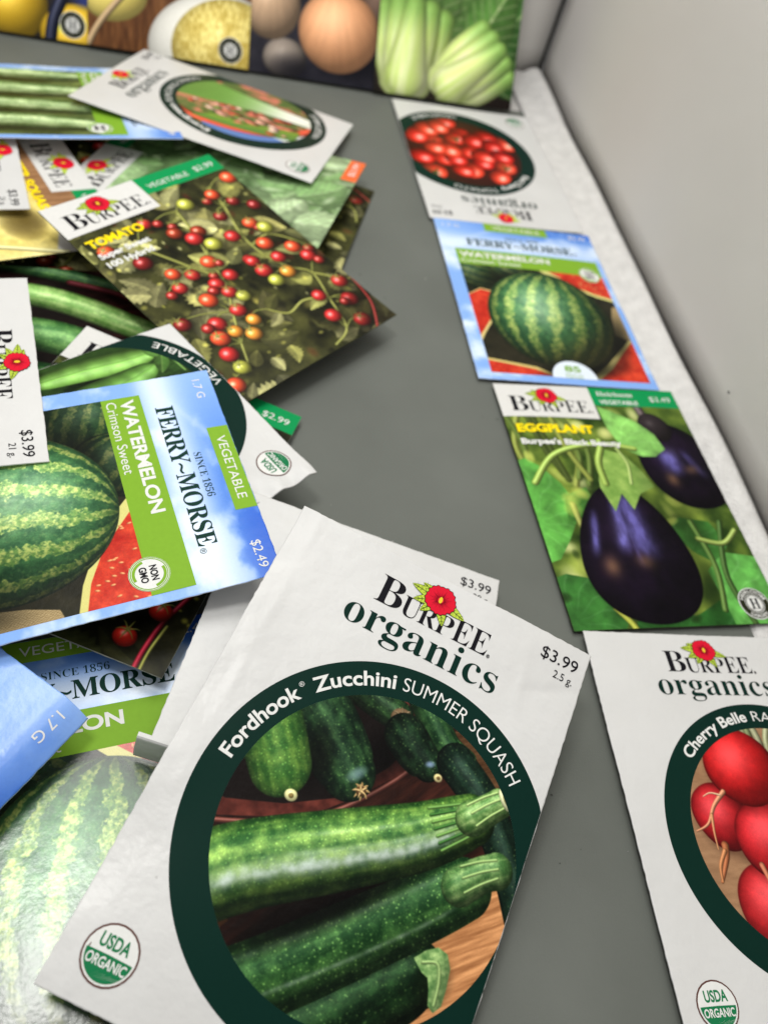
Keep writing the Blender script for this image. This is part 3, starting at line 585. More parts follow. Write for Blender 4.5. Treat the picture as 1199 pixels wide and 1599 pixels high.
def pic_onion():
    C = Can(0, 0, 83, 115, 5, (30, 30, 40)); C.fill(lambda X, Y: mixc(np.array([18, 18, 26]) / 255., np.array([56, 54, 62]) / 255., fbm(X * .1, Y * .1, 3)))
    def ot(c):
        def f(p, r_, nz, X, Y):
            an = np.arctan2(r_ - 1.4, p); st = fbm(an * 16, r_ * .8, 3); return np.array(c) / 255. * (.92 + .14 * st)[..., None]
        return f
    C.blob(27, 9, 12, 10, 0, tex=ot((150, 138, 128)), amb=.4, spec=.05); C.soft(32, 4, 18, 10, 0, (16, 16, 24), .7)
    C.blob(2, 36, 12, 14, 0, tex=ot((190, 170, 150)), amb=.45, spec=.1); C.blob(18, 34, 16, 17, 0, tex=ot((202, 168, 136)), amb=.5, spec=.15)
    C.blob(82, 44, 14, 16, 0, tex=ot((120, 96, 84)), amb=.4, spec=.1); C.blob(62, 62, 22, 17, 0, tex=ot((180, 134, 100)), amb=.45, spec=.1)
    C.soft(64, 12, 26, 12, 0, (10, 10, 16), .9)
    C.blob(56, 26, 22.5, 20.5, .1, tex=ot((226, 162, 116)), amb=.6, spec=.14, shin=6, rim=.3)
    C.blob(24, 76, 20, 18, 0, tex=ot((210, 160, 118)), amb=.5, spec=.1); C.blob(60, 96, 20, 17, 0, tex=ot((220, 180, 140)), amb=.5, spec=.1)
    C.blur(.2); return C.image('onion_print')

def pic_bok_choy():
    C = Can(0, 0, 83, 115, 6, (24, 26, 22)); r = random.Random(12)
    C.fill(lambda X, Y: mixc(np.array([22, 20, 18]) / 255., np.array([56, 46, 38]) / 255., fbm(X * .1, Y * .1, 3)))
    def stalk(pts, r0, r1, sd):
        def tx(t, sn, nz, X, Y):
            st = fbm(sn * 4 + sd, t * 1.2, 3); b = mixc(np.array([206, 224, 140]) / 255., np.array([232, 240, 190]) / 255., .25 + .5 * st)
            b = mixc(b, np.array([172, 206, 84]) / 255., sst(.1, .45, t) * .8); g = mixc(np.array([62, 112, 48]) / 255., np.array([122, 166, 84]) / 255., fbm(sn * 6 + sd, t * 5, 3))
            return mixc(b, g, sst(.45, .75, t + .2 * np.abs(sn)) * .9)
        C.tube(pts, lambda t: r0 + (r1 - r0) * t, tex=tx, amb=.5, spec=.2, shin=10, rim=.5)
    for i in range(16):
        x = 4 + i * 5.2; C.leaf(x + r.uniform(-3, 3), 46 + r.uniform(-8, 12), 1.4 - (i - 8) * .03, 44, 12, r.choice([(60, 104, 50), (46, 88, 44), (84, 130, 66)]), vein=(180, 206, 130), seed=i, vs=.7, ser=.1)
    C.soft(40, 20, 10, 26, -.3, (10, 12, 8), .8)
    def bulb(bx, by, a0, spread, n_, seed, rb):
        q = random.Random(seed)
        for i in range(n_):
            a = a0 + spread * (i / (n_ - 1) - .5) + q.uniform(-.06, .06); x, y = bx + 22 * math.cos(a), by + 22 * math.sin(a)
            C.leaf(x, y, a, 44, 17, q.choice([(92, 140, 66), (70, 118, 56), (112, 158, 82)]), vein=(214, 228, 170), seed=i + seed, vs=.85, ser=.06, shadow=.35)
        for i in sorted(range(n_), key=lambda i: -abs(i - (n_ - 1) / 2)):
            a = a0 + spread * .8 * (i / (n_ - 1) - .5); px, py = -math.sin(a) * (i - (n_ - 1) / 2) * 2.2, math.cos(a) * (i - (n_ - 1) / 2) * 2.2
            def tx(t, sn, nz, X, Y):
                st = fbm(sn * 5 + i, t * 1.6 + seed, 3); b = mixc(np.array([186, 214, 104]) / 255., np.array([232, 240, 186]) / 255., np.clip(st * 1.3 - .1, 0, 1))
                return mixc(b, np.array([128, 172, 84]) / 255., sst(.5, 1.0, t + .25 * (st - .5)) * .9)
            C.tube([(bx + px, by + py), (bx + px * 1.6 + 16 * math.cos(a), by + py * 1.6 + 16 * math.sin(a)), (bx + px * 1.2 + 34 * math.cos(a), by + py * 1.2 + 34 * math.sin(a))], lambda t: rb * (1 - .52 * t), tex=tx, amb=.66, spec=.1, rim=.35, n=24)
    bulb(18, 12, 1.50, .95, 5, 3, 12.5)
    C.poly([(40, -2), (84, -2), (84, 16), (62, 6), (50, 2)], (28, 22, 20)); C.soft(42, 16, 8, 14, -.5, (14, 20, 8), .75)
    bulb(45, 9, .66, .70, 5, 9, 10.5)
    C.blur(.45); return C.image('bok_choy_print')

def pic_spaghetti():
    C = Can(0, 0, 83, 115, 5, (90, 56, 30)); C.fill(lambda X, Y: mixc(np.array([60, 34, 20]) / 255., np.array([136, 90, 52]) / 255., fbm(X * .8, Y * .12, 4)))
    C.blob(14, 24, 16, 11, .3, (226, 206, 110), amb=.6, spec=.15); C.blob(60, 60, 30, 24, 0, (224, 190, 90), amb=.6, spec=.2)
    C.tube([(0, 0), (8, 14), (30, 40)], 1.6, (190, 160, 120), spec=.1)
    C.blob(66, 8, 36, 26, .15, (224, 222, 214), amb=.7, spec=.1)
    def sp(p, r_, nz, X, Y): return mixc(np.array([176, 150, 64]) / 255., np.array([238, 222, 140]) / 255., np.clip(fbm(X * .5, Y * .5, 4) * 1.5 - .2 + .2 * np.sin(X * 3 + 8 * fbm(X * .3, Y * .3, 2)), 0, 1))
    C.blob(72, 8, 30, 24, .15, tex=sp, amb=.7, spec=.1); C.poly([(76, 12), (84, 14), (84, -1), (76, -1)], (190, 160, 60), .3)
    return C.image('spaghetti_squash_print')

def pic_gold_squash():
    C = Can(0, 0, 83, 115, 5, (40, 40, 50)); C.fill(lambda X, Y: mixc(np.array([22, 22, 30]) / 255., np.array([60, 52, 44]) / 255., fbm(X * .1, Y * .1, 3)))
    for x, y, rx, ry, a in ((-2, 14, 24, 11, .2), (44, 15, 17, 18, .2), (76, 4, 19, 14, .1), (74, 44, 20, 20, 0), (20, 50, 24, 20, .3), (50, 80, 26, 20, 0)):
        C.soft(x, y - 2, rx * 1.2, ry * 1.2, a, (12, 12, 16), .8); C.blob(x, y, rx, ry, a, (228, 184, 44), amb=.5, spec=.35, shin=10, rim=.4)
    C.tube([(62, -2), (64, 10), (70, 24)], 3.0, (26, 30, 52), spec=.3); C.soft(80, 20, 10, 5, 0, (40, 60, 150), .7)
    return C.image('gold_squash_print')

def pic_sky(seed, dark, cloud=1.0):
    C = Can(0, 0, 83, 112, 6, (120, 160, 220))
    def f(X, Y):
        n = fbm(X * .035 + seed, Y * .05 + seed * 2, 5); n2 = fbm(X * .09 + seed, Y * .12, 5)
        top = sst(84, 112, Y)
        blue = mixc(np.array([150, 184, 236]) / 255., np.array([34, 92, 196]) / 255., top * dark * np.clip(.25 + (X - 10) / 70, .1, 1))
        blue = mixc(blue, np.array([84, 134, 218]) / 255., (1 - top) * .35)
        cl = sst(.50, .72, n * .6 + n2 * .42)
        c = mixc(blue, np.array([226, 236, 248]) / 255., cl * cloud * (.85 - .35 * top))
        glow = np.exp(-((Y - 94) / 6.5) ** 2) * sst(84, 90, Y) * (1 - .35 * sst(60, 83, X)); c = mixc(c, np.array([232, 240, 250]) / 255., glow * .75 * (cloud > .6))
        ray = np.exp(-(((X - 14) * .5 - (Y - 98) * .9) / 1.2) ** 2) * sst(90, 112, Y) * .3; return mixc(c, np.array([255, 255, 255]) / 255., ray)
    C.fill(f); return C.image('sky_print', grain=.008)

PIC = {}
def pic(k):
    if k not in PIC: PIC[k] = globals()['pic_' + k]()
    return PIC[k]

# ------------------------------------------------------------------ lettering
_tc = {}
_MB = {**{chr(65 + i): chr(0x1D400 + i) for i in range(26)}, **{chr(97 + i): chr(0x1D41A + i) for i in range(26)}, **{chr(48 + i): chr(0x1D7CE + i) for i in range(10)}}
def glyphs(s, serif=False, off=0.0, space=1.0):
    key = (s, serif, off, space)
    if key in _tc: return _tc[key]
    cu = bpy.data.curves.new('lettering', 'FONT'); cu.body = ''.join(_MB.get(c, c) for c in s) if serif else s
    cu.size = 1; cu.offset = off; cu.resolution_u = 5; cu.space_character = space
    o = bpy.data.objects.new('lettering', cu); COL.objects.link(o)
    dg = bpy.context.evaluated_depsgraph_get(); dg.update(); me = o.evaluated_get(dg).to_mesh()
    V = np.array([v.co[:2] for v in me.vertices]); Fc = [tuple(p.vertices) for p in me.polygons]
    o.evaluated_get(dg).to_mesh_clear(); bpy.data.objects.remove(o); bpy.data.curves.remove(cu)
    _tc[key] = (V, Fc); return _tc[key]
def fit(s, x0, x1, yb, cap, serif=False, off=0.0, space=1.0, capch=None):
    """lettering set between x0 and x1 on baseline yb; cap = height of a capital"""
    V, Fc = glyphs(s, serif, off, space); ref = glyphs(capch or 'H', serif, off)[0]; hh = ref[:, 1].max() - ref[:, 1].min()
    V = V.copy(); V[:, 0] = x0 + (V[:, 0] - V[:, 0].min()) / (np.ptp(V[:, 0])) * (x1 - x0); V[:, 1] = yb + V[:, 1] * cap / hh
    return V, Fc
def join(*parts):
    vs, fs, n = [], [], 0
    for V, Fc in parts:
        vs.append(V); fs += [tuple(i + n for i in f) for f in Fc]; n += len(V)
    return np.concatenate(vs), fs
def arc(part, cx, cy, rad, th, inward=False):
    V, Fc = part; V = V.copy(); x, y = V[:, 0].copy(), V[:, 1].copy()
    a = th + x / rad if inward else th - x / rad; r = rad - y if inward else rad + y
    V[:, 0] = cx + r * np.cos(a); V[:, 1] = cy + r * np.sin(a); return V, Fc
def turn(part, cx, cy, a):
    V, Fc = part; c, n = math.cos(a), math.sin(a); d = V - np.array([cx, cy]); return np.stack([cx + d[:, 0] * c - d[:, 1] * n, cy + d[:, 0] * n + d[:, 1] * c], 1), Fc

# ------------------------------------------------------------------ packets
_n = [0]
def tag(o, label, cat, group=None):
    o['label'] = label; o['category'] = cat
    if group: o['group'] = group

class Packet:
    def __init__(s, pose, W, H, label, group=None, k=1.0, bulge=0.9, curl=None, wave=0.25, seed=None, mat=None, thick=0.35, res=(57, 77)):
        s.res = res
        _n[0] += 1; s.seed = _n[0] if seed is None else seed
        s.W, s.H, s.k = W, H, k / 1000.0; s.bulge, s.wave, s.curl, s.thick = bulge, wave, curl, thick
        e = bpy.data.objects.new('seed_packet', None); COL.objects.link(e); e.empty_display_size = .01
        if isinstance(pose, Matrix): e.matrix_world = pose
        else:
            x, y, z, yaw, tx, ty = pose
            M = Matrix.Rotation(tx, 4, 'X') @ Matrix.Rotation(ty, 4, 'Y') @ Matrix.Rotation(yaw, 4, 'Z'); M.translation = (x, y, z); e.matrix_world = M
        tag(e, label, 'seed packet', group); s.root = e; s.layer = 0
        r = random.Random(s.seed); s.ph = [(r.uniform(.04, .13), r.uniform(.04, .13), r.uniform(0, 6.28), r.uniform(-1, 1)) for _ in range(6)]
        s.body(mat)
    def mid(s, u, v):
        z = 0 * u
        for a, b, p, q in s.ph: z = z + s.wave * .35 * q * np.sin(a * u * (1 if q > 0 else -1) + b * v + p)
        if s.curl is not None: z = z + s.curl(u, v)
        return z
    def half(s, u, v):
        pu = np.clip(1 - np.abs(2 * u / s.W - 1) ** 5, 0, 1); pv = np.clip(1 - np.abs(2 * v / s.H - 1) ** 5, 0, 1)
        return s.thick * .5 + s.bulge * .5 * pu * pv
    def top(s, u, v): return s.mid(u, v) + s.half(u, v)
    def P(s, V, lift):
        u, v = V[:, 0], V[:, 1]; z = s.top(u, v) + lift
        return np.stack([(u - s.W / 2) * s.k, (v - s.H / 2) * s.k, z * s.k], 1)
    def link(s, name, verts, faces, mats, parent=None, uv=None, mi=None, smooth=True):
        me = bpy.data.meshes.new(name); me.from_pydata([tuple(map(float, p)) for p in verts], [], faces)
        for m in mats: me.materials.append(m)
        if mi is not None: me.polygons.foreach_set('material_index', mi)
        if uv is not None:
            l = me.uv_layers.new(name='UVMap'); idx = np.empty(len(me.loops), np.int32); me.loops.foreach_get('vertex_index', idx); l.data.foreach_set('uv', np.asarray(uv, np.float32)[idx].ravel())
        me.polygons.foreach_set('use_smooth', [smooth] * len(me.polygons)); me.update()
        o = bpy.data.objects.new(name, me); COL.objects.link(o); o.parent = parent or s.root; return o
    def body(s, mat):
        nu, nv = s.res; U = np.linspace(0, s.W, nu); Vv = np.linspace(0, s.H, nv)
        e = .35; U[1] = e; U[-2] = s.W - e; Vv[1] = e; Vv[-2] = s.H - e
        uu, vv = np.meshgrid(U, Vv); u, v = uu.ravel(), vv.ravel()
        r = np.random.RandomState(s.seed); jx = np.zeros(u.shape); jy = np.zeros(u.shape)
        ed = (u == 0) | (u == s.W); jx[ed] = r.uniform(-.10, .10, ed.sum()); ed = (v == 0) | (v == s.H); jy[ed] = r.uniform(-.10, .10, ed.sum())
        m = s.mid(u, v); h = s.half(u, v)
        top = np.stack([(u + jx - s.W / 2), (v + jy - s.H / 2), m + h], 1) * s.k; bot = np.stack([(u + jx - s.W / 2), (v + jy - s.H / 2), m - h], 1) * s.k
        f = []; N = nu * nv
        for j in range(nv - 1):
            for i in range(nu - 1):
                a = j * nu + i; f.append((a, a + 1, a + nu + 1, a + nu)); f.append((N + a, N + a + nu, N + a + nu + 1, N + a + 1))
        nb = [i for i in range(nu - 1)]
        for i in range(nu - 1): f.append((i, N + i, N + i + 1, i + 1)); a = (nv - 1) * nu + i; f.append((a + 1, N + a + 1, N + a, a))
        for j in range(nv - 1): a = j * nu; f.append((a + nu, N + a + nu, N + a, a)); b = a + nu - 1; f.append((b, N + b, N + b + nu, b + nu))
        mats = mat if isinstance(mat, list) else [mat or white_paper(s.seed)]
        mi = None
        if len(mats) > 1: mi = [0 if (q < 2 * (nu - 1) * (nv - 1) and q % 2 == 0) else 1 for q in range(len(f))]
        uv = np.concatenate([np.stack([u / s.W, v / s.H], 1)] * 2)
        s.link('paper_sleeve', np.concatenate([top, bot]), f, mats, uv=uv, mi=mi)
    def flat(s, name, part, mat, lift, parent=None, cut=2.5):
        """printed lettering or shape following the paper"""
        V, Fc = part
        bm = bmesh.new(); vs = [bm.verts.new((x, y, 0)) for x, y in V]
        for f in Fc:
            try: bm.faces.new([vs[i] for i in f])
            except ValueError: pass
        for ax in (0, 1):
            lo, hi = V[:, ax].min(), V[:, ax].max(); c = math.ceil(lo / cut) * cut
            while c < hi:
                no = (1, 0, 0) if ax == 0 else (0, 1, 0); bmesh.ops.bisect_plane(bm, geom=bm.verts[:] + bm.edges[:] + bm.faces[:], plane_co=(c, c, 0), plane_no=no); c += cut
        bmesh.ops.triangulate(bm, faces=bm.faces[:])
        bm.verts.index_update(); V2 = np.array([v.co[:2] for v in bm.verts]); F2 = []
        for f in bm.faces:
            i = [v.index for v in f.verts]
            if f.normal.z < 0: i.reverse()
            F2.append(tuple(i))
        bm.free()
        return s.link(name, s.P(V2, lift), F2, [mat], parent)
    def text(s, name, txt, x0, x1, yb, cap, mat, lift=.12, serif=False, off=0., space=1.0, parent=None, rot=0, capch=None):
        p = fit(txt, x0, x1, yb, cap, serif, off, space, capch)
        if rot: p = turn(p, (x0 + x1) / 2, yb, rot)
        return s.flat(name, p, mat, lift, parent)
    def rect(s, name, x0, y0, x1, y1, mat, lift, img=None, parent=None, step=1.6):
        nx = max(2, int((x1 - x0) / step) + 2); ny = max(2, int((y1 - y0) / step) + 2)
        uu, vv = np.meshgrid(np.linspace(x0, x1, nx), np.linspace(y0, y1, ny)); V = np.stack([uu.ravel(), vv.ravel()], 1)
        f = [(j * nx + i, j * nx + i + 1, (j + 1) * nx + i + 1, (j + 1) * nx + i) for j in range(ny - 1) for i in range(nx - 1)]
        uv = None
        if img: b = list(img['box']); uv = (V - np.array(b[:2])) / np.array(b[2:])
        return s.link(name, s.P(V, lift), f, [mat], parent, uv)
    def ring(s, name, cx, cy, r0, r1, mat, lift, img=None, parent=None, a0=0, a1=2 * math.pi, clip=True, na=None, sy=1.0):
        na = na or max(24, int(r1 * 4)); nr = max(2, int((r1 - r0) / 1.4) + 2); A = np.linspace(a0, a1, na + 1); V = []
        for a in A:
            lim = 1e9
            if clip:
                c, n = math.cos(a), math.sin(a)
                if c > 1e-6: lim = min(lim, (s.W - .12 - cx) / c)
                if c < -1e-6: lim = min(lim, (cx - .12) / -c)
                if n > 1e-6: lim = min(lim, (s.H - .12 - cy) / n)
                if n < -1e-6: lim = min(lim, (cy - .12) / -n)
            for r in np.linspace(min(r0, lim), min(r1, lim), nr): V.append((cx + r * math.cos(a), cy + sy * r * math.sin(a)))
        V = np.array(V); f = []
        for i in range(na):
            for j in range(nr - 1):
                a = i * nr + j; q = (a, a + 1, a + nr + 1, a + nr)
                if r0 < 1e-6 and j == 0: q = (a, a + 1, a + nr + 1)
                f.append(q)
        uv = None
        if img: b = list(img['box']); uv = (V - np.array(b[:2])) / np.array(b[2:])
        return s.link(name, s.P(V, lift), f, [mat], parent, uv)

INK = ink('black_ink', (22, 21, 26)); DG = ink('dark_green_ink', (10, 40, 33), .36); WH = ink('white_ink', (216, 216, 213)); GREY = ink('grey_ink', (70, 70, 74))
RED = ink('red_ink', (205, 24, 48)); DRED = ink('dark_red_ink', (128, 10, 28)); YG = ink('leaf_ink', (176, 196, 70)); DYG = ink('leaf_line_ink', (66, 84, 30)); GOLD = ink('gold_ink', (222, 190, 50))
GRN = ink('green_band_ink', (14, 138, 76)); YEL = ink('yellow_ink', (244, 216, 22)); FMG = ink('logo_green_ink', (20, 52, 44)); BAND = ink('lime_band_ink', (122, 164, 48)); SEALG = ink('seal_green_ink', (28, 112, 70)); BRN = ink('seal_brown_ink', (92, 62, 56))
ORG = ink('orange_ink', (226, 104, 58)); SHAD = ink('soft_black_ink', (40, 42, 26))

def emblem(p, parent, cx, cy, r, fine=True):
    """red five petal flower with leaves"""
    def lobe(a, ln, wd, n=14):
        pts = []
        for i in range(n + 1):
            t = i / n; pts.append((t * ln, wd * math.sin(math.pi * t ** .8) ** .8))
        for i in range(n - 1, 0, -1):
            t = i / n; pts.append((t * ln, -wd * math.sin(math.pi * t ** .8) ** .8))
        c, s_ = math.cos(a), math.sin(a); V = np.array([(x * c - y * s_, x * s_ + y * c) for x, y in pts]); return V
    leaves = [(3.05, 2.0), (3.55, 1.75), (-.28, 1.9), (-1.15, 1.65), (4.05, 1.55), (2.75, 1.5)]
    L, LL, LO = [], [], []
    for a, ln in leaves:
        V = lobe(a, r * ln, r * .30); o = np.array([cx, cy]); L.append((V + o, [tuple(range(len(V)))]))
        if fine:
            c, s_ = math.cos(a), math.sin(a); d = np.array([c, s_]); nrm = np.array([-s_, c])
            q = np.array([o, o + d * r * ln * .95 + nrm * r * .03, o + d * r * ln * .95 - nrm * r * .03]); LL.append((q, [(0, 1, 2)]))
            for t in (.5, .64, .78):
                for sg in (1, -1):
                    b = o + d * r * ln * t; e_ = b + d * r * .22 + nrm * sg * r * .26; q = np.array([b, b + d * r * .05, e_]); LL.append((q, [(0, 1, 2) if sg < 0 else (0, 1, 2)]))
            Vo = lobe(a, r * ln * 1.03, r * .345); LO.append((Vo + o - d * r * .03, [tuple(range(len(Vo)))]))
    fo = p.flat('foliage', join(*L), YG, .16, parent)
    if fine: p.flat('leaf_outline', join(*LO), DYG, .13, parent); p.flat('leaf_vein', join(*LL), DYG, .19, parent)
    n = 90; V = []; Vo = []
    for i in range(n):
        a = 2 * math.pi * i / n; rr = r * (.90 + .10 * abs(math.cos(2.5 * a + .4)) ** .5 + .035 * math.sin(19 * a)); V.append((cx + rr * math.cos(a), cy + rr * .93 * math.sin(a))); Vo.append((cx + rr * 1.05 * math.cos(a), cy + rr * .98 * math.sin(a)))
    if fine: p.flat('petal_outline', (np.array(Vo), [tuple(range(n))]), INK, .22, parent)
    p.flat('flower', (np.array(V), [tuple(range(n))]), RED, .26, parent)
    if fine:
        Q = []
        for i in range(34):
            a = 2 * math.pi * i / 34 + .05; r0, r1 = r * .2, r * (.5 + .38 * ((i * 7) % 5) / 5); wd = r * .02 * (2.2 if i % 7 == 0 else 1)
            Q.append((np.array([(cx + r0 * math.cos(a) - wd * math.sin(a), cy + r0 * .93 * math.sin(a) + wd * math.cos(a)), (cx + r0 * math.cos(a) + wd * math.sin(a), cy + r0 * .93 * math.sin(a) - wd * math.cos(a)), (cx + r1 * math.cos(a), cy + r1 * .93 * math.sin(a))]), [(0, 1, 2)]))
        p.flat('petal_vein', join(*Q), DRED, .30, parent)
    th = np.linspace(0, 2 * math.pi, 17)[:-1]
    p.flat('flower_centre', (np.stack([cx + r * .12 * np.cos(th), cy + r * .22 * np.sin(th)], 1), [tuple(range(16))]), GOLD, .34, parent)

def logo(p, x0, yb, sc=1.0, fine=True, organics=True, organ_only=False):
    """serif maker's name with flower; 33 wide at scale 1"""
    k = sc; T = lambda s_, a, b, y, c: fit(s_, x0 + a * k, x0 + b * k, yb + y * k, c * k, True, -.0085)
    parts = join(T('B', 0, 7.0, 0, 7.4), T('U', 7.2, 12.0, -.1, 5.2), T('R', 12.1, 16.9, -.1, 5.2), T('P', 16.9, 21.2, -.1, 5.2), T('E', 21.6, 26.2, 0, 5.9), T('E', 26.5, 31.2, 0, 5.9))
    lg = p.flat('brand_lettering', parts, INK, .10)
    rg = fit('®', x0 + 31.5 * k, x0 + 32.4 * k, yb, .9 * k, False, .02)
    if fine: p.flat('register_mark', rg, INK, .10, lg)
    emblem(p, lg, x0 + 15.6 * k, yb + 8.1 * k, 4.1 * k, fine)
    if organics:
        p.flat('organics_lettering', fit('organics', x0 - 5.2, x0 + 36.4, yb - 8.0, 7.2, True, -.0065, 1.0), DG, .10)
    return lg

def usda(p, cx=10.3, cy=9.6, r=5.7, fine=True):
    b = p.ring('organic_seal', cx, cy, 0, r, BRN, .10)
    p.ring('seal_face', cx, cy, 0, r * .93, WH, .14, parent=b)
    p.ring('seal_field', cx, cy, 0, r * .86, SEALG, .18, parent=b, a0=math.pi + .02, a1=2 * math.pi - .02, clip=False)
    p.text('seal_lettering', 'USDA', cx - r * .56, cx + r * .56, cy + r * .16, r * .46, SEALG, .18, off=.03, parent=b)
    p.text('seal_lettering', 'ORGANIC', cx - r * .74, cx + r * .74, cy - r * .42, r * .33, WH, .22, off=.02, parent=b)
    if fine:
        Q = []
        for i in range(5):
            a0, a1 = cx - r * .62 + i * r * .1, cx - r * .1 + i * r * .24; Q.append((np.array([(a0 * .6 + cx * .4, cy - r * .76 + (.12 if i % 2 else 0)), (a1, cy - r * .56), (a1 + .08, cy - r * .56 + .05)]), [(0, 1, 2)]))
        p.flat('seal_furrow', join(*Q), WH, .21, b)
    return b

def round_seal(p, cx=73.0, cy=8.0, r=6.4, fine=True):
    b = p.ring('heirloom_seal', cx, cy, 0, r, WH, .14)
    p.ring('seal_band', cx, cy, r * .60, r * .94, SHAD, .18, parent=b); p.ring('seal_edge', cx, cy, r * .50, r * .56, SHAD, .18, parent=b)
    p.text('seal_letter', 'H', cx - r * .30, cx + r * .30, cy - r * .34, r * .66, INK, .22, serif=True, parent=b)
    if fine:
        p.flat('seal_lettering', arc(fit('HEIRLOOM', 0, r * 1.7, 0, r * .2, off=.02), cx, cy, r * .68, math.pi / 2 + 1.25), WH, .22, b)
        p.flat('seal_lettering', arc(fit('GARDEN', 0, r * 1.3, 0, r * .2, off=.02), cx, cy, r * .87, -math.pi / 2 - .75, True), WH, .22, b)
    return b

ROW = 'seed packets in the row along the side wall'; PILE = 'seed packets in the loose pile'; BACK = 'seed packets standing along the back wall'

def organics(pose, label, group, picture, bold, light, price='$3.99', weight='2.5 g.', k=1.0, cx=51, cy=49, r1=41, r0=33, text_span=(173, 104.5, 101.7, 47.5), fine=True, skip=(), **kw):
    p = Packet(pose, 83, 114.95, label, group, k=k, **kw)
    if 'ring' not in skip:
        rg = p.ring('oval_band', cx, cy, r0, r1, DG, .06)
        im = pic(picture); p.ring('picture', cx, cy, 0, r0, print_mat(picture + '_ink', im, p.seed, .36), .06, img=im)
        rb = r0 + 2.3; a = [math.radians(t) for t in text_span]
        if bold:
            wd = (a[0] - a[1]) * rb; bits = bold.split('®')
            if len(bits) == 2: q = join(fit(bits[0], 0, wd * .476, 0, 3.5, off=.022), fit('®', wd * .488, wd * .515, 2.3, 1.1), fit(bits[1].strip(), wd * .555, wd, 0, 3.5, off=.022))
            else: q = fit(bold, 0, wd, 0, 3.5, off=.022)
            p.flat('variety_lettering', arc(q, cx, cy, rb, a[0]), WH, .12, rg)
        if light: p.flat('variety_lettering', arc(fit(light, 0, (a[2] - a[3]) * rb, 0, 3.2, off=-.006), cx, cy, rb, a[2]), WH, .12, rg)
        if 'veg' not in skip: p.flat('kind_lettering', arc(fit('VEGETABLE', 0, .80 * (r1 - 2), 0, 3.0, off=.002), cx, cy, r1 - 2.4, math.radians(-96), True), WH, .12, rg)
    if 'logo' not in skip: logo(p, 26.0, 101.0, 1.0, fine)
    if 'price' not in skip:
        p.text('price_lettering', price, 70.3, 80.6, 108.2, 3.2, INK, off=.002); p.text('weight_lettering', weight, 75.0, 80.4, 104.6, 2.0, INK)
    if 'seal' not in skip: usda(p, fine=fine)
    return p

def classic(pose, label, group, picture, title, sub, head='VEGETABLE', head2=None, price='$2.99', seal=False, fine=True, skip=(), rough=.30, edge=(52, 54, 40), **kw):
    im = pic(picture); _n[0] += 1
    pm = print_mat(picture + '_ink', im, _n[0], rough, .10)
    kw.setdefault('seed', _n[0] + 40)
    p = Packet(pose, 83, 114.1, label, group, mat=[ink('printed_edge_%d' % edge[0], edge)], **kw)
    p.rect('picture', .12, .12, 82.88, 114.0, pm, .04, img=im)
    if 'head' not in skip:
        h = p.rect('green_band', 42.4, 103.6, 82.9, 114.02, GRN, .08)
        if head2: p.text('band_lettering', head2, 45.5, 62.5, 109.3, 2.5, WH, .14, serif=True, parent=h); p.text('band_lettering', head, 45.5, 63.5, 104.7, 2.3, WH, .14, off=.02, parent=h)
        else: p.text('band_lettering', head, 45.5, 66.0, 106.4, 2.6, WH, .14, parent=h)
        p.text('price_lettering', price, 70.0, 80.0, 107.0, 2.9, WH, .14, parent=h)
        p.rect('white_header', .12, 95.8, 42.5, 114.02, WHP, .09); logo(p, 4.5, 98.9, 1.12, fine, organics=False)
    if title: p.text('title_lettering', title, 4.0, 4.0 + len(title) * 4.15, 87.6, 4.4, YEL, .16, off=.045)
    for i, t in enumerate(sub or []): p.text('variety_lettering', t, 4.0, 4.0 + len(t) * 2.05, 81.2 - i * 5.0, 3.0, WH, .16, off=.04)
    if seal: round_seal(p, fine=fine)
    return p
WHP = ink('white_header_ink', (208, 207, 204), .42)

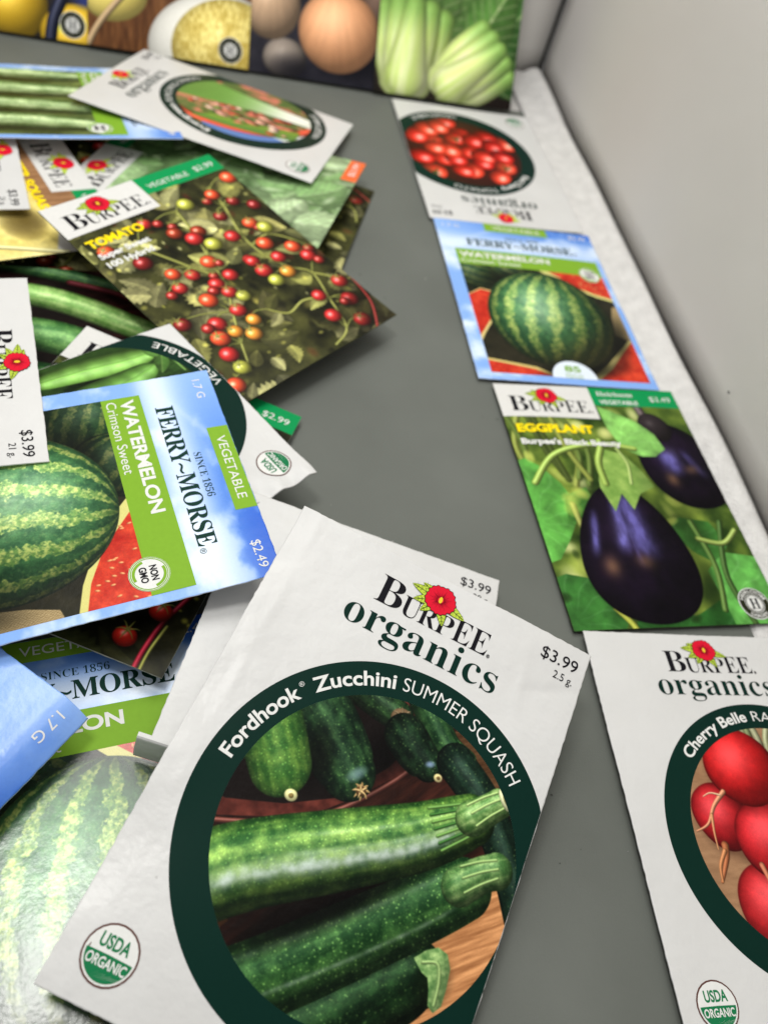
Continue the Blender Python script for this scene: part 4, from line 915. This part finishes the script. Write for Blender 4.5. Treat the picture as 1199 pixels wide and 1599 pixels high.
def ferry(pose, label, group, picture='melon', title='WATERMELON', sub='Crimson Sweet', price='$2.49', weight='1.7 G', days=None, dark=1.0, skyseed=3, skip=(), spec=.12, cloud=1.0, rough=.27, gloss=.32, **kw):
    im = pic_sky(skyseed, dark, cloud); _n[0] += 1
    p = Packet(pose, 83, 111.6, label, group, mat=[print_mat('sky_ink', im, _n[0], rough, .10, spec + .1), ink('pale_edge', (206, 214, 228))], **kw)
    if 'front' not in skip:
        q = pic(picture); p.rect('picture', 6.5, 4, 80, 76.8 if picture == 'melon' else 86, print_mat(picture + '_ink', q, p.seed, gloss, .10, spec), .05, img=q)
        b = p.rect('title_band', 6.5, 76.6, 80.0, 88.4, BAND, .09)
        p.text('title_lettering', title, 8.0, 53.8, 82.3, 4.1, WH, .14, off=.03, parent=b)
        p.text('variety_lettering', sub, 8.0, 37.8, 77.9, 2.9, WH, .14, parent=b)
        bd = p.ring('non_gmo_badge', 73.2, 77.4, 0, 5.5, WH, .14, clip=False)
        p.ring('badge_ring', 73.2, 77.4, 4.75, 5.02, BAND, .18, parent=bd, clip=False); p.ring('badge_ring', 73.2, 77.4, 5.22, 5.42, BAND, .18, parent=bd, clip=False)
        p.ring('badge_leaf', 73.2, 77.4, 3.75, 4.55, BAND, .18, parent=bd, a0=.25, a1=1.95, clip=False); p.ring('badge_leaf', 73.2, 77.4, 3.75, 4.55, BAND, .18, parent=bd, a0=3.4, a1=5.1, clip=False)
        p.text('badge_lettering', 'NON', 70.7, 75.5, 77.8, 2.0, INK, .22, off=.03, parent=bd); p.text('badge_lettering', 'GMO', 70.8, 75.8, 75.0, 2.0, INK, .22, off=.03, parent=bd)
        if days:
            d = p.ring('days_badge', 44.5, 3.6, 0, 10.4, ink('pale_badge_ink', (214, 224, 236)), .10, a0=0, a1=math.pi, clip=False)
            p.text('days_lettering', days, 40.6, 48.2, 7.6, 3.6, BAND, .16, off=.03, parent=d); p.text('days_lettering', 'Days to', 40.4, 48.4, 5.3, 1.2, BAND, .16, parent=d); p.text('days_lettering', 'Harvest', 40.4, 48.4, 3.7, 1.2, BAND, .16, parent=d)
    if 'logo' not in skip:
        lg = p.text('brand_lettering', 'FERRY~MORSE', 13.4, 68.6, 91.9, 5.4, FMG, .10, serif=True, off=.004, space=.94); p.text('register_mark', '®', 69.2, 71.0, 91.9, 1.7, FMG, .10, parent=lg)
        p.text('since_lettering', 'SINCE 1856', 34.5, 52.0, 98.7, 2.2, FMG, .10, serif=True, off=-.012)
        t = p.rect('kind_tab', 25.4, 105.0, 58.8, 111.5, BAND, .08); p.text('kind_lettering', 'VEGETABLE', 29.5, 55.0, 106.9, 2.8, WH, .14, parent=t)
        p.text('price_lettering', price, 70.5, 79.8, 106.0, 2.7, WH, .10)
    p.text('weight_lettering', weight, 3.8, 12.2, 105.7, 2.5, WH, .10)
    return p

# ------------------------------------------------------------------ the light tent: floor, mat, strip, walls
def mesh(name, V, F_, mats, parent=None, smooth=False):
    me = bpy.data.meshes.new(name); me.from_pydata([tuple(map(float, v)) for v in V], [], F_)
    for m in mats: me.materials.append(m)
    me.polygons.foreach_set('use_smooth', [smooth] * len(me.polygons)); me.update(); o = bpy.data.objects.new(name, me); COL.objects.link(o); o.parent = parent; return o
def tp(a, b, z=0): return tuple(E1 * a + E2 * b + UPV * z)
def noise_mat(name, c0, c1, scale, rough, bump, bscale, spec=.4, specks=None, spk=0.03):
    m = bpy.data.materials.new(name); m.use_nodes = True; nt = m.node_tree; b = nt.nodes['Principled BSDF']
    tc = nt.nodes.new('ShaderNodeTexCoord'); n = nt.nodes.new('ShaderNodeTexNoise'); n.inputs['Scale'].default_value = scale; n.inputs['Detail'].default_value = 6; nt.links.new(tc.outputs['Object'], n.inputs['Vector'])
    r = nt.nodes.new('ShaderNodeValToRGB'); r.color_ramp.elements[0].position = .3; r.color_ramp.elements[1].position = .7
    r.color_ramp.elements[0].color = (*lin(rgb255(*c0)), 1); r.color_ramp.elements[1].color = (*lin(rgb255(*c1)), 1); nt.links.new(n.outputs['Fac'], r.inputs['Fac']); out = r.outputs[0]
    if specks:
        v = nt.nodes.new('ShaderNodeTexVoronoi'); v.inputs['Scale'].default_value = specks[0]; nt.links.new(tc.outputs['Object'], v.inputs['Vector'])
        n3 = nt.nodes.new('ShaderNodeTexNoise'); n3.inputs['Scale'].default_value = specks[0] * .6; nt.links.new(tc.outputs['Object'], n3.inputs['Vector'])
        ad = nt.nodes.new('ShaderNodeMath'); ad.operation = 'ADD'; nt.links.new(v.outputs['Distance'], ad.inputs[0])
        mm = nt.nodes.new('ShaderNodeMath'); mm.operation = 'MULTIPLY'; mm.inputs[1].default_value = specks[2]; nt.links.new(n3.outputs['Fac'], mm.inputs[0]); nt.links.new(mm.outputs[0], ad.inputs[1])
        c = nt.nodes.new('ShaderNodeValToRGB'); c.color_ramp.elements[0].position = specks[1]; c.color_ramp.elements[0].color = (1, 1, 1, 1); c.color_ramp.elements[1].position = specks[1] + .03; c.color_ramp.elements[1].color = (0, 0, 0, 1); nt.links.new(ad.outputs[0], c.inputs['Fac'])
        mx = nt.nodes.new('ShaderNodeMix'); mx.data_type = 'RGBA'; nt.links.new(c.outputs[0], mx.inputs[0]); nt.links.new(out, mx.inputs[6]); mx.inputs[7].default_value = (*lin(rgb255(*specks[3])), 1); out = mx.outputs[2]
    nt.links.new(out, b.inputs['Base Color'])
    n2 = nt.nodes.new('ShaderNodeTexNoise'); n2.inputs['Scale'].default_value = bscale; n2.inputs['Detail'].default_value = 4; nt.links.new(tc.outputs['Object'], n2.inputs['Vector'])
    bp = nt.nodes.new('ShaderNodeBump'); bp.inputs['Strength'].default_value = bump; bp.inputs['Distance'].default_value = .002; nt.links.new(n2.outputs['Fac'], bp.inputs['Height']); nt.links.new(bp.outputs[0], b.inputs['Normal'])
    b.inputs['Roughness'].default_value = rough; b.inputs['Specular IOR Level'].default_value = spec; return m

WALL_A, WALL_B = 0.2185, 0.5315          # side wall and back wall in tent coordinates
floor_m = noise_mat('tent_floor_cloth', (196, 193, 190), (206, 203, 200), 60, .6, .25, 700)
V = [tp(-.9, -.5, -.0035), tp(WALL_A + .01, -.5, -.0035), tp(WALL_A + .01, WALL_B + .01, -.0035), tp(-.9, WALL_B + .01, -.0035)]
o = mesh('floor', V, [(0, 1, 2, 3)], [floor_m]); o['kind'] = 'structure'
mat_m = noise_mat('grey_mat_vinyl', (93, 96, 91), (105, 108, 103), 14, .55, .06, 1800, .10, specks=(70, .075, .16, (58, 58, 56)))
nx, ny = 2, 2
a0, a1, b0, b1 = -.85, .1935, -.45, .4735
V = [tp(a0, b0, -.002), tp(a1, b0, -.002), tp(a1, b1, -.002), tp(a0, b1, -.002), tp(a0, b0, 0), tp(a1, b0, 0), tp(a1, b1, 0), tp(a0, b1, 0)]
mt = mesh('tabletop', V, [(4, 5, 6, 7), (0, 4, 7, 3), (1, 2, 6, 5), (2, 3, 7, 6), (0, 1, 5, 4), (3, 2, 1, 0)], [mat_m]); mt['kind'] = 'structure'
# padded strip of foam cloth between mat and side wall
foam_m = noise_mat('foam_strip_cloth', (204, 202, 200), (224, 222, 220), 150, .42, .6, 900, .5)
prof = [(.1945, -.0015), (.1965, .0), (.2075, .0004), (.2095, .0022), (.2120, .0036), (.2148, .0040), (.2168, .0030), (.2176, .0008), (.2178, -.003)]
n = 70; V = []; F_ = []
for j in range(n + 1):
    b = -.45 + (WALL_B - .003 + .45) * j / n
    for i, (a, z) in enumerate(prof): V.append(tp(a + .0006 * math.sin(b * 40 + i) * (i > 2), b, z + .0004 * math.sin(b * 63 + 1.3) * (2 < i < 7)))
k = len(prof)
for j in range(n):
    for i in range(k - 1): q = j * k + i; F_.append((q, q + 1, q + k + 1, q + k))
o = mesh('padded_strip', V, F_, [foam_m], smooth=True); tag(o, 'narrow white padded foam strip lying between the packet row and the side wall', 'padded strip')
# cloth walls
wall_m = noise_mat('tent_wall_cloth', (209, 206, 202), (217, 214, 210), 5, .62, .22, 30, .3)
black_m = noise_mat('black_piping', (24, 23, 22), (34, 32, 31), 60, .6, .1, 500)
def cloth_wall(name, pt, n1, n2, label, sag):
    V = []; F_ = []; r = random.Random(len(name))
    for j in range(n2 + 1):
        for i in range(n1 + 1):
            s_, h = i / n1, j / n2; d = sag * (math.sin(s_ * 9 + h * 3) + math.sin(s_ * 5 - h * 7 + 1)) * math.sin(math.pi * min(1, s_ * 1.0)) * min(1, h * 6); V.append(pt(s_, h, d))
    N = len(V)
    V += [pt(i / n1, j / n2, -.004) for j in (0, 1) for i in (0, 1)] if False else []
    for j in range(n2):
        for i in range(n1): q = j * (n1 + 1) + i; F_.append((q, q + 1, q + n1 + 2, q + n1 + 1))
    o = mesh(name, V, F_, [wall_m], smooth=True); sm = o.modifiers.new('thickness', 'SOLIDIFY'); sm.thickness = .002; sm.offset = 0
    tag(o, label, 'cloth wall', None); return o
sw = cloth_wall('side_wall', lambda s_, h, d: tp(WALL_A + .0012 + .001 + d, WALL_B - s_ * .95, -.003 + h * .42), 60, 24, 'tall plain pale grey cloth wall running up the right side', .0007)
bw = cloth_wall('back_wall', lambda s_, h, d: tp(WALL_A - s_ * 1.1, WALL_B + .0015 + d, -.003 + h * .42), 60, 24, 'pale grey cloth wall behind the standing packets', .0005)
def tube3(name, pts, r, m, parent=None, k=8):
    V = []; F_ = []
    for i, p in enumerate(pts):
        d = Vector(pts[min(i + 1, len(pts) - 1)]) - Vector(pts[max(i - 1, 0)]); d.normalize(); a = d.orthogonal().normalized(); b = d.cross(a)
        for j in range(k): t = 2 * math.pi * j / k; V.append(Vector(p) + r * (math.cos(t) * a + math.sin(t) * b))
    for i in range(len(pts) - 1):
        for j in range(k): F_.append((i * k + j, i * k + (j + 1) % k, (i + 1) * k + (j + 1) % k, (i + 1) * k + j))
    return mesh(name, V, F_, [m], parent, True)
tube3('seam_piping', [tp(WALL_A - .0006, WALL_B - .001, z) for z in np.linspace(-.002, .4, 30)], .0012, black_m, sw)
tube3('bottom_seam', [tp(WALL_A + .0004, WALL_B - .002 - t, -.0005) for t in np.linspace(0, .95, 60)], .0009, black_m, sw)

# ------------------------------------------------------------------ packets on the back wall (leaning), left to right
LEAN = R(35); upl = UPV * math.cos(LEAN) + E2 * math.sin(LEAN); nrm = np.cross(E1, upl)
def back_pose(a_right, lift=0.0, roll=0.0, b=.4672):
    c = E1 * (a_right - .0415) + E2 * b + upl * .05705 + nrm * (.0012 + lift) + UPV * .0012
    q = math.cos(roll); t = math.sin(roll); ex = E1 * q + upl * t; ey = -E1 * t + upl * q
    return Matrix(((ex[0], ey[0], nrm[0], c[0]), (ex[1], ey[1], nrm[1], c[1]), (ex[2], ey[2], nrm[2], c[2]), (0, 0, 0, 1)))
AR = .1811
classic(back_pose(AR - .2331, .0000), 'packet with bright yellow squash, leftmost of those standing at the back', BACK, 'gold_squash', None, None, seal=True, fine=False, skip=('head',), wave=.1)
classic(back_pose(AR - .1527, .0012), 'standing packet with a heap of pale golden squash strands on a white plate', BACK, 'spaghetti', None, None, seal=True, fine=False, skip=('head',), wave=.1)
classic(back_pose(AR - .0772, -.0004), 'standing packet picturing brown onions on a dark ground', BACK, 'onion', None, None, fine=False, skip=('head',), wave=.1)
classic(back_pose(AR, .0014, .012), 'standing packet picturing pale green bok choy stalks, rightmost at the back', BACK, 'bok_choy', None, None, fine=False, skip=('head',), wave=.1)

# ------------------------------------------------------------------ the row along the side wall
def rp(x, y, deg, z=.0017): return (x, y, z, R(deg), 0, 0)
organics(rp(-.01210756, .43173775, 24.249 + 180), 'white packet of red cherry tomatoes, upside down at the row\'s far end', ROW, 'bowl', 'Red Cherry', 'TOMATO', text_span=(150, 112, 108, 70), fine=False, bulge=.7)
ferry(rp(.03495384, .3278215, 22.743), 'blue watermelon packet lying in the row between the cherry tomatoes and the eggplant', ROW, days='85', bulge=.7, skyseed=5, dark=.75)
classic(rp(.0854423, .2251312, 24.2796), 'packet with a large glossy purple eggplant and green leaves', ROW, 'eggplant', 'EGGPLANT', ["Burpee's Black Beauty"], head2='Heirloom', price='$3.49', seal=True, bulge=.8)
organics(rp(.13205769, .1165308, 19.8066, .0027), 'white packet picturing a bunch of red radishes, nearest in the row', ROW, 'radish', 'Cherry Belle', 'RADISH', text_span=(139, 95, 91.5, 62), skip=('price',), bulge=1.2, thick=.6, wave=.35)

# ------------------------------------------------------------------ the loose pile, bottom to top
classic((-.1727, .3115, .0007, .3491, 0, 0), 'dark tomato packet almost buried under the far left of the pile', PILE, 'tomato', None, None, fine=False, skip=('head',), bulge=.2, wave=.02)
classic((-.1487, .2194, .0007, .2094, 0, 0), 'dark tomato packet showing as a thin strip above the green squash packet', PILE, 'tomato', None, None, fine=False, skip=('head',), bulge=.2, wave=.02)
classic((-.1113, .3255, .0028, 1.6321, -.0396, .0081), 'tomato packet poking out to the right from under the lettuce packet', PILE, 'tomato', None, None, fine=False, skip=('head',), bulge=.4, wave=.1)
classic((-.1297, .1838, .0030, .4268, 0, 0), 'packet with long light green squash on dark wood, partly covered at the left', PILE, 'green_squash', None, None, fine=False, skip=('head',), bulge=.5, wave=.1)
p = classic((-.1197, .3286, .0082, 1.5892, -.0378, -.0950), 'pale green lettuce packet with an orange corner flash, under the scallion packet', PILE, 'lettuce', None, None, fine=False, bulge=.5, wave=.1)
q = p.rect('corner_flash', 62, .2, 82.85, 7.5, ORG, .09); p.text('flash_lettering', '$2.99', 67, 80, 2.4, 2.9, WH, .14, parent=q)
classic((-.0817, .1490, .0088, -.0160, -.0464, .0740), 'dark tomato packet with white and green top corners, pinned under the pea packet', PILE, 'chard_tomato', None, None, bulge=.5, wave=.15, edge=(120, 122, 116))
classic((-.1995, .2467, .0090, -.7334, -.0423, .0135), 'yellow squash packet at the left edge under a small white one', PILE, 'yellow_squash', 'WINTER SQUASH', None, fine=False, bulge=.5, wave=.1)
organics((-.2409, .2542, .0120, 5.3408, -.0023, -.0046), 'white packet cut by the left edge, just below the cucumber packet', PILE, 'peas', None, None, weight='21 g.', fine=False, skip=('ring', 'seal'), bulge=.6, wave=.1)
classic((-.0910, .2560, .0158, 1.1029, .0497, .0684), 'packet full of small red vine tomatoes, uncovered at the middle of the pile', PILE, 'tomato', 'TOMATO', ['Super Sweet', '100 Hybrid'], bulge=.8, wave=.3, curl=lambda u, v: .0009 * np.clip(30 - v, 0, 30) ** 2 * (u / 83))
ferry((-.2091, .3309, .0116, 5.3404, -.0977, -.0744), 'blue bordered cucumber packet at the far left of the pile', PILE, picture='cucumber', title='CUCUMBER', sub='Marketmore', skyseed=8, dark=.6, bulge=.7)
organics((-.1389, .3743, .0114, 1.6013, -.1178, .0198), 'white packet picturing scallions in a bowl, farthest of the pile', PILE, 'scallion', 'Evergreen', 'BUNCHING ONION', text_span=(172, 128, 124, 58), fine=False, bulge=.8, wave=.2)
organics((-.0905, .1452, .0159, 2.5785, -.0134, -.0007), 'crinkled white packet of green pea pods, turned upside down under the large watermelon packet', PILE, 'peas', None, None, cx=52.3, cy=39.5, r1=40.5, r0=32.5, skip=('logo', 'price'), bulge=1.2, wave=.5, thick=.6, curl=lambda u, v: .9 * np.exp(-(u / 6) ** 2) * np.sin(v * .55) + 1.0 * np.exp(-((u - 4) / 5) ** 2 - ((v - 4) / 9) ** 2))
ferry((-.0421, .0503, .0012, .5756, 0, 0), 'blue watermelon packet at the lower left, its melon cut off by the bottom edge', PILE, skyseed=3, spec=.68, gloss=.25, bulge=.9, wave=.3)
ferry((-.1180, .0495, .0155, 4.4255, -.0088, -.0087), 'plain sky blue packet corner at the left edge, turned upside down', PILE, skyseed=12, dark=2.0, cloud=.3, spec=.6, skip=('front', 'logo'), bulge=.8, wave=.2, rough=.24, curl=lambda u, v: -.05 * np.clip(v - 102.6, 0, 9) ** 2)
def front_curl(u, v):
    z = .5 * np.exp(-(u / 7) ** 2) * np.sin(v * .16 + .5) + .35 * np.exp(-((v - 112) / 8) ** 2) * np.sin(u * .12)
    z = z + .22 * np.exp(-((u - 68 + .12 * (v - 100)) / 1.2) ** 2) * np.exp(-((v - 99) / 9) ** 2) - .3 * np.exp(-((v - 100 - .5 * (u - 74)) / 1.3) ** 2) * np.exp(-((u - 75) / 6) ** 2)
    z = z + .20 * np.exp(-((u - 5.5) / .9) ** 2) * (.6 + .4 * np.sin(v * .3)) + .10 * np.sin(v * .55 + 2 * np.sin(v * .13)) * np.exp(-(u / 2.5) ** 2) + .18 * np.exp(-((v - 107 + .35 * (u - 10)) / 1.0) ** 2) * np.exp(-((u - 12) / 9) ** 2)
    z = z + .22 * np.exp(-((u - 79 + .1 * (v - 40)) / 2.8) ** 2) * np.exp(-((v - 42) / 14) ** 2)
    return z
# shorter white packet with folded bottom
def p2curl(u, v): return .0 * u
p2 = Packet((.0033, .1161, .0126, .0573, -.0045, .0881), 83, 83, 'white packet mostly hidden under the zucchini packet, its bottom flap bent down', PILE, bulge=.6, wave=.3)
p2.text('price_lettering', '$3.99', 70.3, 80.6, 76.2, 3.2, INK, off=.002); p2.text('weight_lettering', '28 g.', 75, 80.4, 72.6, 2.0, INK)
# the flap at its bottom edge, bent down
u = np.linspace(-3.2, 9, 10); V = []; fl = []
for j, (dv, dz) in enumerate(((.6, .32), (-.25, .30), (-.45, .05), (-.55, -.4), (-.9, -6.0), (-.5, -11.8))):
    for x in u: V.append(((x - 41.5 - .12 * (j > 3)) / 1000, (dv - 41.5) / 1000, (dz + .03 * (x - 3) * (j > 3)) / 1000))
for j in range(5):
    for i in range(9): a = j * 10 + i; fl.append((a, a + 1, a + 11, a + 10))
fo = p2.link('folded_flap', V, fl, [white_paper(77)], smooth=False); sm = fo.modifiers.new('thickness', 'SOLIDIFY'); sm.thickness = .0004
ferry((-.0900, .1234, .0214, 5.3599, .0308, -.0778), 'large blue watermelon packet lying sideways across the middle left of the pile', PILE, skyseed=3, bulge=.9, wave=.35)
organics((-.1671, .1391, .0230, 5.2981, .0029, .0113), 'white packet cut by the left edge, resting on the large sideways watermelon', PILE, 'peas', None, None, weight='21 g.', skip=('ring', 'seal'), bulge=.8, wave=.3, thick=.5)
organics((.0161, .0745, .0202, -.1171, .2135, .0841), 'big white zucchini packet with a dark green ring, in front on top', PILE, 'zucchini', 'Fordhook® Zucchini', 'SUMMER SQUASH', k=1.09, cx=49.2, cy=48.0, r1=42.0, r0=34.0, bulge=1.0, wave=.45, curl=front_curl, res=(85, 117))

# lint and dust flecks on the mat, one dark fleck on the wall
r = random.Random(31); V = []; fl = []
for (a, b) in [(r.uniform(.02, .18), r.uniform(-.06, .44)) for _ in range(70)] + [(r.uniform(.055, .115), r.uniform(.02, .14)) for _ in range(26)]:
    q = r.uniform(.00012, .00034); an = r.uniform(0, 3.1); n0 = len(V); kk = r.randint(4, 6)
    for j in range(kk):
        t = an + 2 * math.pi * j / kk; rr = q * r.uniform(.5, 1.4); V.append(tp(a + rr * math.cos(t) * 1.6, b + rr * math.sin(t), .00022))
    fl.append(tuple(range(n0, n0 + kk)))
o = mesh('dust', V, fl, [ink('dust_grey', (66, 66, 64), .8), ink('dust_pale', (150, 150, 148), .8)]); o.data.polygons.foreach_set('material_index', [1 if i % 3 == 0 else 0 for i in range(len(fl))]); o['kind'] = 'stuff'
V = [tp(WALL_A - .0006, .2205 + .0009 * math.cos(t), .0165 + .0006 * math.sin(t)) for t in np.linspace(0, 5.5, 7)]
mesh('dark_fleck', V, [tuple(range(7))], [ink('fleck_black', (52, 50, 50), .8)], sw)
